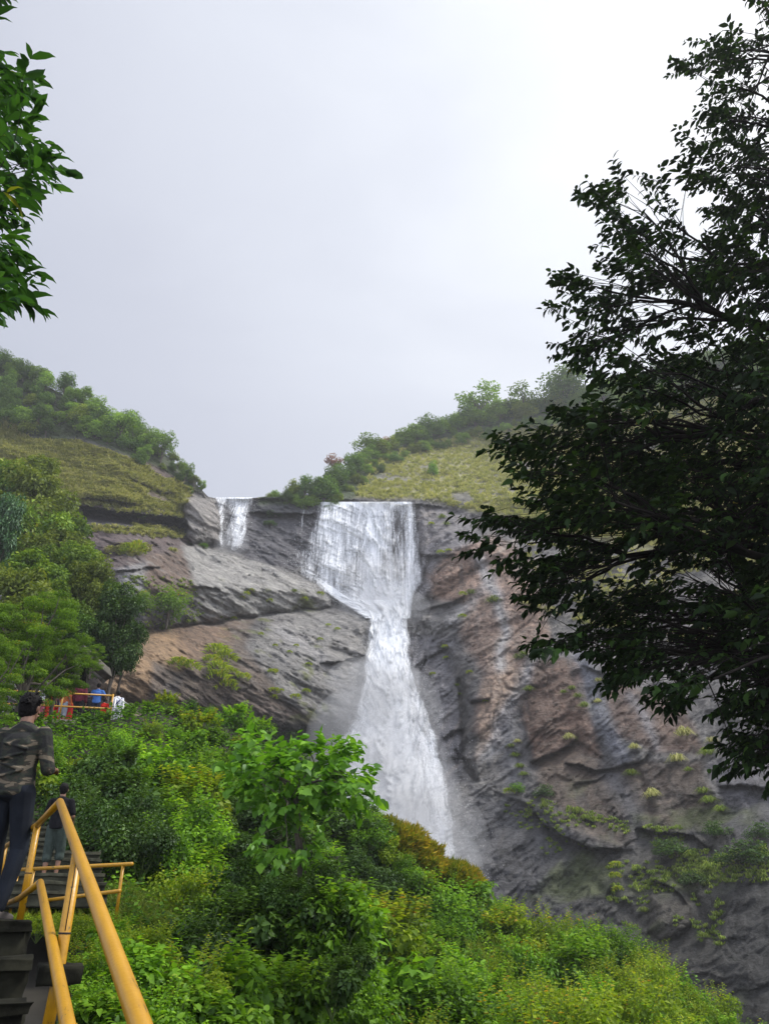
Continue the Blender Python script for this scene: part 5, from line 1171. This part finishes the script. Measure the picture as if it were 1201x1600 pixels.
# viewing platform
zf = 8.1; ta = pz(-30, 1076.5, zf + 1.0); tb_ = pz(177, 1087, zf + 1.0)
ax_ = Vector((tb_.x - ta.x, tb_.y - ta.y, 0)).normalized(); bx_ = Vector((-ax_.y, ax_.x, 0))
pl = thing('viewing_platform', 'raised concrete lookout platform crowded with visitors', 'platform', Vector((tb_.x, tb_.y, zf)))
mb = MB(); c = (ta + tb_) / 2; c.z = zf - .15; mb.box(c + bx_ * 1.7 - pl.location, ((tb_ - ta).length + .5, 3.6, .3), [[ax_.x, bx_.x, 0], [ax_.y, bx_.y, 0], [0, 0, 1]]); obj('floor_slab', mb.mesh('slab', [m_concl]), pl)
mb = MB(); mb.box(c + bx_ * 1.9 - pl.location - Vector((0, 0, 2.3)), ((tb_ - ta).length - .2, 3.0, 4.2), [[ax_.x, bx_.x, 0], [ax_.y, bx_.y, 0], [0, 0, 1]]); obj('retaining_wall', mb.mesh('wall', [m_concl]), pl)
pr = thing('platform_railing', 'yellow two-bar railing along the front of the crowded lookout platform', 'railing', Vector((tb_.x, tb_.y, zf)))
rail_part(pr, 'top_rail', [ta, lerp3(ta, tb_, .5), tb_], .034); rail_part(pr, 'lower_rail', [below(ta, .5), below(lerp3(ta, tb_, .5), .5), below(tb_, .5)], .034)
for t_ in (.02, .3, .62, 1.0): a = lerp3(ta, tb_, t_); rail_part(pr, 'post', [a + Vector((0, 0, .06)), below(a, 1.0)], .036)
sr0 = tb_ + bx_ * .1 + ax_ * .1; sr1 = pt(206, 1104, 31.0)
sr = thing('steel_railing', 'thin pale steel railing dropping away right of the yellow platform corner', 'railing', Vector((sr0.x, sr0.y, zf)))
for dz in (0, .33, .66): rail_part(sr, 'rail', [below(sr0, dz), below(lerp3(sr0, sr1, .5), dz), below(sr1, dz)], .02, m_steel)
for t_ in (0.0, .5, 1.0): a = lerp3(sr0, sr1, t_); rail_part(sr, 'post', [a, below(a, 1.1)], .024, m_steel)

midtree(140, 1058, 62, 62, 30.5, 'fea', 'small yellowing tree sprouting over the concrete shelter roof')
midtree(95, 1050, 60, 60, 30.3, 'fea', 'small feathery tree hiding the left part of the shelter roof')
# concrete shelter over the steps behind the visitors
sh = thing('concrete_shelter', 'dark weathered concrete shelter with a slanting roof beam behind the visitors', 'shelter', pt(120, 1080, 33))
def P_(u, v, Y): return pt(u, v, Y) - sh.location
def slab(name, q, thick, mat):
    """thick quad through four corner points"""
    q = [Vector(p) for p in q]; n = (q[1] - q[0]).cross(q[3] - q[0]).normalized() * thick
    V = [list(p) for p in q] + [list(p + n) for p in q]
    F = [[0, 1, 2, 3], [7, 6, 5, 4], [0, 4, 5, 1], [1, 5, 6, 2], [2, 6, 7, 3], [3, 7, 4, 0]]
    me = subdiv(mk(name, V, np.array(F), [mat]), 6); roughen(me, .03, .5, 5); return obj(name, me, sh)
slab('roof', [P_(76, 1016, 31.5), P_(124, 1011, 31.5), P_(124, 1006, 35.5), P_(76, 1010, 35.5)], -.35, m_concl)
slab('side_beam', [P_(121, 1012, 31.4), P_(124, 1026, 31.4), P_(166, 1064, 32.4), P_(163, 1050, 32.4)], .35, m_concl)
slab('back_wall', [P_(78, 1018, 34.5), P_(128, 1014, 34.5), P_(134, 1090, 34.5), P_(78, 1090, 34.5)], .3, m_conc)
slab('roof', [P_(124, 1016, 33.4), P_(128, 1014, 35.4), P_(168, 1062, 35.4), P_(164, 1056, 33.0)], .25, m_concl)
slab('pillar', [P_(118, 1020, 31.6), P_(124, 1020, 31.6), P_(121, 1062, 31.6), P_(116, 1062, 31.6)], .3, m_concl)
# ------------------------------------------------------------------ people
import bmesh
def hull_mesh(prims, name, voxel, smooth_it, mats):
    """one continuous skin over tapered elliptical bones: each bone is the hull of two ellipsoids, all remeshed into one surface"""
    bmt = bmesh.new()
    for (p1, r1, p2, r2) in prims:
        bm = bmesh.new()
        for p, rr in ((p1, r1), (p2, r2)):
            rr = rr if hasattr(rr, '__len__') else (rr,) * 3
            m = Matrix.Translation(Vector(p)) @ Matrix.Diagonal((rr[0], rr[1], rr[2], 1))
            bmesh.ops.create_icosphere(bm, subdivisions=2, radius=1, matrix=m)
        g_ = bmesh.ops.convex_hull(bm, input=bm.verts[:])
        bmesh.ops.delete(bm, geom=list({v for v in bm.verts if not v.link_faces}), context='VERTS')
        hull = {e for e in g_['geom'] if isinstance(e, bmesh.types.BMFace)}
        bmesh.ops.delete(bm, geom=[f for f in bm.faces if f not in hull], context='FACES')
        t_ = bpy.data.meshes.new('t'); bm.to_mesh(t_); bm.free(); bmt.from_mesh(t_); bpy.data.meshes.remove(t_)
    me = bpy.data.meshes.new(name + '_raw'); bmt.to_mesh(me); bmt.free()
    o = bpy.data.objects.new('tmp', me); COL.objects.link(o)
    m = o.modifiers.new('r', 'REMESH'); m.mode = 'VOXEL'; m.voxel_size = voxel; m.use_smooth_shade = True
    if smooth_it: s = o.modifiers.new('s', 'SMOOTH'); s.factor = .5; s.iterations = smooth_it
    dg = bpy.context.evaluated_depsgraph_get(); dg.update()
    res = bpy.data.meshes.new_from_object(o.evaluated_get(dg)); res.name = name
    bpy.data.objects.remove(o); bpy.data.meshes.remove(me)
    res.materials.clear()
    for q in mats: res.materials.append(q)
    return res
SKIN = mat_simple('skin', (.20, .105, .065), .55, .12, 20); HAIR = mat_simple('hair', (.006, .005, .005), .75, .3, 60, .4, 0, .15); SHOE = mat_simple('shoe', (.06, .05, .045), .7)
_cm = {}
def cloth(col, rough=.85, var=.18):
    k = tuple(col)
    if k not in _cm: _cm[k] = mat_simple('cloth', col, rough, var, 14, .3, 0, .12)
    return _cm[k]
def V3(x, y, z): return Vector((x, y, z))
def person(label, loc, rotz, H, J=None, shirt=(.3, .3, .3), sleeve='short', legs=(.05, .05, .06), legtype='long', hairlen=0, vox=.02, dress=None, cap=None, shirtmat=None, legmat=None, hand_curl=.5):
    s = H / 1.70
    D = dict(ankL=(-.10, 0, .09), ankR=(.10, 0, .09), kneL=(-.10, .03, .49), kneR=(.10, .03, .49), hipL=(-.085, 0, .91), hipR=(.085, 0, .91), pel=(0, 0, .96), wai=(0, 0, 1.10), che=(0, 0, 1.29), nek=(0, -.005, 1.45), hea=(0, .02, 1.595),
             shL=(-.172, 0, 1.375), shR=(.172, 0, 1.375), elL=(-.235, -.03, 1.13), elR=(.235, -.03, 1.13), wrL=(-.235, .08, .90), wrR=(.235, .08, .90), look=(0, 1, 0))
    D.update(J or {}); D = {k: Vector(v) for k, v in D.items()}
    t = thing('person', label, 'person', loc, rotz); t.scale = (s, s, s)
    B = []
    def cap_(a, ra, b, rb): B.append((a, ra, b, rb))
    def torso(g=0):
        return [(D['pel'], (.155 + g, .105 + g, .09 + g), D['wai'], (.135 + g, .095 + g, .09)), (D['wai'], (.135 + g, .095 + g, .09), D['che'], (.165 + g, .11 + g, .10)), (D['che'], (.165 + g, .11 + g, .10), (D['shL'] + D['shR']) / 2 - V3(0, 0, .035), (.15 + g, .08 + g, .05 + g)),
                (D['shL'] + V3(.05, 0, -.015), .05 + g, D['shR'] + V3(-.05, 0, -.015), .05 + g), (D['shL'] + V3(.06, 0, .0), .04 + g, D['nek'] + V3(0, 0, -.03), .055 + g), (D['shR'] - V3(.06, 0, .0), .04 + g, D['nek'] + V3(0, 0, -.03), .055 + g)]
    def leg(k, g=0, lo=1.0):
        h, kn, an = D['hip' + k], D['kne' + k], D['ank' + k]; e = kn + (an - kn) * lo
        if lo <= .35: return [(h, .088 + g, kn, .056 + g), (kn, .056 + g, e, .054 + g)]
        return [(h, .088 + g, kn, .056 + g), (kn, .056 + g, kn + (an - kn) * .35, .053 + g), (kn + (an - kn) * .35, .053 + g, e, (.053 + (.036 - .053) * max(0, (lo - .35) / .65)) + g)]
    def arm(k, g=0, part=2.0):
        sh_, el, wr = D['sh' + k], D['el' + k], D['wr' + k]; out = []
        out.append((sh_, .050 + g, sh_ + (el - sh_) * min(part, 1), .050 + (.038 - .050) * min(part, 1) + g))
        if part > 1: out.append((el, .040 + g, el + (wr - el) * (part - 1), .040 + (.026 - .040) * (part - 1) + g))
        return out
    hd = D['hea']; lk = D['look'].normalized(); sd2 = lk.cross(V3(0, 0, 1)).normalized(); upv = sd2.cross(lk)
    B += torso() + leg('L') + leg('R') + arm('L') + arm('R')
    B += [(D['nek'] - V3(0, 0, .05), .060, D['nek'] + V3(0, .01, .06), .054), (hd + V3(0, 0, .02), (.074, .088, .088), hd + lk * .005 + V3(0, 0, .035), (.072, .085, .078)), (hd, (.062, .07, .07), hd + lk * .035 - upv * .075, (.036, .034, .030)),
          (hd + lk * .080 + upv * .005, .010, hd + lk * .098 - upv * .028, .014), (hd + sd2 * .072 - upv * .01, (.012, .018, .03), hd + sd2 * .078 - upv * .002, (.010, .016, .026)), (hd - sd2 * .072 - upv * .01, (.012, .018, .03), hd - sd2 * .078 - upv * .002, (.010, .016, .026)),
          (hd + lk * .082 - upv * .055 - sd2 * .018, .009, hd + lk * .082 - upv * .055 + sd2 * .018, .009)]
    fr = .0095 if vox < .012 else .012
    for k, sg in (('L', -1), ('R', 1)):
        wr = D['wr' + k]; d = (wr - D['el' + k]).normalized(); sx = d.cross(V3(0, 0, 1)) if abs(d.z) < .9 else V3(0, 1, 0) * -sg; sx = sx.normalized(); nm = sx.cross(d).normalized()
        pe = wr + d * .085; B.append((wr, (.026, .026, .026), wr + d * .03, (.034, .026, .026))); 
        B.append((wr + d * .02 + sx * .018, .016, pe + sx * .028, .015)); B.append((wr + d * .02 - sx * .018, .016, pe - sx * .028, .015)); B.append((wr + d * .03, .018, pe, .016))
        for q, (o_, ln_) in enumerate([(-.032, .060), (-.011, .075), (.011, .080), (.032, .068)]):
            a = pe + sx * o_; m_ = a + d * ln_ * .5 - nm * .012 * hand_curl * 2; e = m_ + d * ln_ * .35 - nm * .04 * hand_curl
            B.append((a, fr, m_, fr * .95)); B.append((m_, fr * .95, e, fr * .8))
        a = wr + d * .03 + sx * .03 * -sg; m_ = a + sx * .035 * -sg + d * .03; B.append((a, fr * 1.3, m_, fr * 1.1)); B.append((m_, fr * 1.1, m_ + d * .035, fr * .9))
        an = D['ank' + k]; fd = (D['ank' + k] - D['kne' + k]).cross(V3(1, 0, 0)); fd = V3(0, 1, 0)
        B.append((an - V3(0, .02, .045), (.034, .04, .035), an + fd * .14 - V3(0, 0, .062), (.040, .035, .022)))
    obj('body', hull_mesh(B, 'body', vox, 2, [SKIN]), t)
    for k in 'LR':
        an = D['ank' + k]; obj('shoe', hull_mesh([(an - V3(0, .025, .045), (.043, .05, .042), an + V3(0, .15, -.060), (.049, .045, .030)), (an - V3(0, .02, .06), (.045, .05, .028), an + V3(0, .15, -.068), (.050, .048, .022))], 'shoe', vox * .8, 1, [SHOE]), t)
    g = .014 if vox < .012 else .022
    pt_ = {'short': .75, 'long': 1.92, 'elbow': 1.1, 'none': .25}[sleeve]
    S = torso(g) + arm('L', g + .004, pt_) + arm('R', g + .004, pt_) + [(D['nek'] - V3(0, 0, .05), .066, D['nek'] - V3(0, 0, .01), .062), (D['pel'] - V3(0, 0, .05), (.165 + g, .118 + g, .05), D['wai'], (.14 + g, .10 + g, .06))]
    if vox < .012:      # folds
        for zf_, a_ in ((1.02, 1), (1.08, -1), (1.16, 1), (1.24, -1)): S.append((V3(-.11 * a_, -.098 - g, zf_), .014, V3(.09 * a_, -.106 - g, zf_ + .05), .008))
    obj('shirt', hull_mesh(S, 'shirt', vox, 2, [shirtmat or cloth(shirt)]), t)
    if dress:
        obj('skirt', hull_mesh([(D['pel'], (.17 + g, .12 + g, .08), (D['kneL'] + D['kneR']) / 2, (.21, .17, .08)), ((D['kneL'] + D['kneR']) / 2, (.21, .17, .08), (D['ankL'] + D['ankR']) / 2 + V3(0, 0, .06), (.25, .21, .06))], 'skirt', vox, 2, [cloth(dress)]), t)
    else:
        lo = {'long': .97, 'short': .02, 'knee': .25}[legtype]; T = leg('L', g, lo) + leg('R', g, lo)
        if legtype in ('short', 'knee'): T = [(a, ra, b, rb + .012) for a, ra, b, rb in T]
        T += [(D['pel'], (.16 + g, .11 + g, .08), (D['hipL'] + D['hipR']) / 2, (.15 + g, .11 + g, .07))]
        obj('trousers' if legtype == 'long' else 'shorts', hull_mesh(T, 'trousers', vox, 2, [legmat or cloth(legs)]), t)
    Hh = [(hd + V3(0, -.012, .045) - lk * .012, (.087, .098, .088), hd - lk * .030 + V3(0, 0, .0), (.083, .078, .085)), (hd - lk * .045 - V3(0, 0, .04), (.066, .045, .05), hd - lk * .04 + V3(0, 0, .03), (.08, .07, .07))]
    if hairlen: Hh.append((hd - lk * .06, (.07, .05, .07), hd - lk * .09 - V3(0, 0, hairlen), (.04, .03, .05)))
    if vox < .012:
        rh = np.random.default_rng(4)
        for _ in range(150):
            q = rh.normal(size=3); q /= np.linalg.norm(q); q = Vector(q)
            if q.z < -.2 or q.dot(lk) > .55: continue
            c_ = hd + V3(0, -.018, .035) + V3(q.x * .082, q.y * .09, q.z * .088); Hh.append((c_, .010, c_ + q * rh.uniform(.008, .022) + V3(rh.normal() * .010, rh.normal() * .006, rh.normal() * .008), .005))
    if cap: obj('cap', hull_mesh([(hd + V3(0, 0, .06), (.094, .105, .07), hd + V3(0, -.01, .085), (.08, .09, .06)), (hd + lk * .09 + V3(0, 0, .05), (.06, .03, .012), hd + lk * .15 + V3(0, 0, .04), (.05, .02, .008))], 'cap', vox * .8, 1, [cloth(cap)]), t)
    obj('hair', hull_mesh(Hh, 'hair', vox * .8, 1, [HAIR]), t)
    return t
# camouflage cloth
m_camo, nt, out = newmat('camouflage_cloth'); b = N(nt, 'ShaderNodeBsdfPrincipled'); tc = N(nt, 'ShaderNodeTexCoord'); mpc = N(nt, 'ShaderNodeMapping'); mpc.inputs['Scale'].default_value = (1, 1, 2.4)
nt.links.new(tc.outputs['Object'], mpc.inputs[0]); no = N(nt, 'ShaderNodeTexNoise'); no.inputs['Scale'].default_value = 6.5; no.inputs['Detail'].default_value = 2.5; no.inputs['Distortion'].default_value = .6; nt.links.new(mpc.outputs[0], no.inputs[0])
rc = ramp(nt, no.outputs['Fac'], [(0, (.008, .008, .007)), (.49, (.018, .022, .013)), (.555, (.035, .028, .018)), (.60, (.13, .105, .07))]); rc.color_ramp.interpolation = 'CONSTANT'
nt.links.new(rc.outputs[0], b.inputs['Base Color']); b.inputs['Roughness'].default_value = .9
n3 = N(nt, 'ShaderNodeTexNoise'); n3.inputs['Scale'].default_value = 9; n3.inputs['Detail'].default_value = 3; nt.links.new(tc.outputs['Object'], n3.inputs[0]); bp = N(nt, 'ShaderNodeBump'); bp.inputs['Strength'].default_value = .6; bp.inputs['Distance'].default_value = .03
nt.links.new(n3.outputs[0], bp.inputs['Height']); nt.links.new(bp.outputs[0], b.inputs['Normal']); nt.links.new(b.outputs[0], out.inputs[0])
m_jean = mat_simple('dark_denim', (.012, .015, .021), .9, .5, 5, .6, 0, .15)
mp_ = pt(50, 1110, 6.1); 
person('man seen from behind in a camouflage shirt and dark jeans on the landing, left edge', (mp_.x - .02, 6.1, 1.55), R(-6), 1.56,
       dict(elR=(.25, .02, 1.10), wrR=(.17, .24, 1.13), elL=(-.25, .02, 1.10), wrL=(-.13, .24, 1.15), kneR=(.115, .06, .50), ankR=(.085, -.02, .09), hipR=(.09, 0, .91), look=(.25, 1, .1), kneL=(-.11, .10, .55), ankL=(-.12, .20, .18)),
       sleeve='elbow', vox=.0068, shirtmat=m_camo, legmat=m_jean)
# climber on the far steps
cf = pt(75, 1378, 14.6)
person('man in dark top and grey-green shorts climbing the far steps behind the handrail', cf, R(4), 1.45 * 1.08, dict(kneR=(.10, .10, .52), ankR=(.10, .05, .13), elL=(-.26, .05, 1.15), wrL=(-.2, .22, 1.22), elR=(.25, .02, 1.12), wrR=(.2, .2, 1.05)), (.008, .008, .010), 'short', (.045, .060, .052), 'knee', vox=.016, cap=None)
hp = cf
o_ = None
# visitors on the platform
def visitor(u, vhead, Y, label, H=1.66, rot=0, **kw):
    e = pt(u, vhead, Y); return person(label, (e.x, e.y, zf), R(rot), H, **kw)
lean = dict(che=(0, .06, 1.27), shL=(-.185, .10, 1.37), shR=(.185, .10, 1.37), nek=(0, .12, 1.42), hea=(0, .17, 1.55), elL=(-.26, .26, 1.16), elR=(.27, .24, 1.15), wrL=(-.2, .42, 1.1), wrR=(.24, .44, 1.12))
visitor(157, 1060, 31.2, 'man in a bright blue T-shirt and dark jeans leaning at the platform corner', 1.70, 10, J=dict(elR=(.30, .0, 1.2), wrR=(.33, .22, 1.14), elL=(-.24, .05, 1.15), wrL=(-.12, .25, 1.1)), shirt=(.045, .12, .34), legs=(.02, .022, .035))
visitor(131, 1056, 31.0, 'broad man in a maroon shirt with his back to the camera on the platform', 1.74, 0, shirt=(.10, .018, .030), sleeve='long', legs=(.012, .012, .014))
visitor(148, 1048, 32.9, 'man in a black top and red collar standing behind the blue T-shirt', 1.80, 20, shirt=(.012, .012, .014), cap=(.02, .02, .025), legs=(.02, .02, .02))
visitor(117, 1055, 31.8, 'person in an orange patterned top beside the maroon shirt', 1.72, 15, shirt=(.42, .11, .03), sleeve='short', legs=(.02, .02, .03), dress=(.36, .02, .02))
visitor(107, 1062, 30.9, 'person in an orange shirt and pale grey shorts left of the maroon shirt', 1.58, -10, shirt=(.35, .10, .035), legs=(.24, .26, .29), legtype='knee')
visitor(95, 1064, 31.6, 'child-height visitor in a dark blue top behind the yellow railing', 1.50, 0, shirt=(.02, .025, .07), legs=(.02, .02, .05), dress=(.30, .015, .02))
visitor(86, 1063, 31.0, 'woman in a red sari at the left part of the platform', 1.55, 5, shirt=(.34, .02, .02), dress=(.38, .03, .02), hairlen=.2)
visitor(70, 1066, 30.8, 'person in a white shirt and pale cap beyond the dark hair of the nearest man', 1.56, 0, shirt=(.62, .62, .64), cap=(.6, .6, .62), legs=(.30, .08, .12))
visitor(50, 1063, 31.2, 'visitor in a pink top behind the feathery twigs on the platform', 1.58, 0, shirt=(.40, .10, .14), legs=(.03, .03, .04))
visitor(168, 1068, 32.6, 'woman in a bright red dress behind the platform corner post', 1.45, 0, shirt=(.45, .02, .012), dress=(.48, .025, .015))
q = pt(187, 1078, 32.6)
tw = person('person in white with a dark blue bag on the path right of the platform', (q.x, q.y, q.z - 1.72), R(20), 1.66, None, (.62, .64, .68), 'long', (.5, .52, .56), 'long')
bg_ = MB(); bg_.tube([(.16, -.14, 1.40), (0, -.17, 1.2), (-.14, -.15, 1.0)], .022, 6)
sb = obj('bag_strap', bg_.mesh('strap', [cloth((.02, .03, .12))], True), tw)

# ------------------------------------------------------------------ moist air
m_haze, nt, out = newmat('haze'); pv = N(nt, 'ShaderNodeVolumePrincipled'); pv.inputs['Density'].default_value = .00055
pv.inputs['Color'].default_value = (.90, .92, .95, 1); pv.inputs['Anisotropy'].default_value = .3
nt.links.new(pv.outputs[0], out.inputs['Volume'])
mb = MB(); mb.box((0, 140, 57), (900, 620, 156)); hz = obj('haze', mb.mesh('haze', [m_haze])); hz['kind'] = 'stuff'
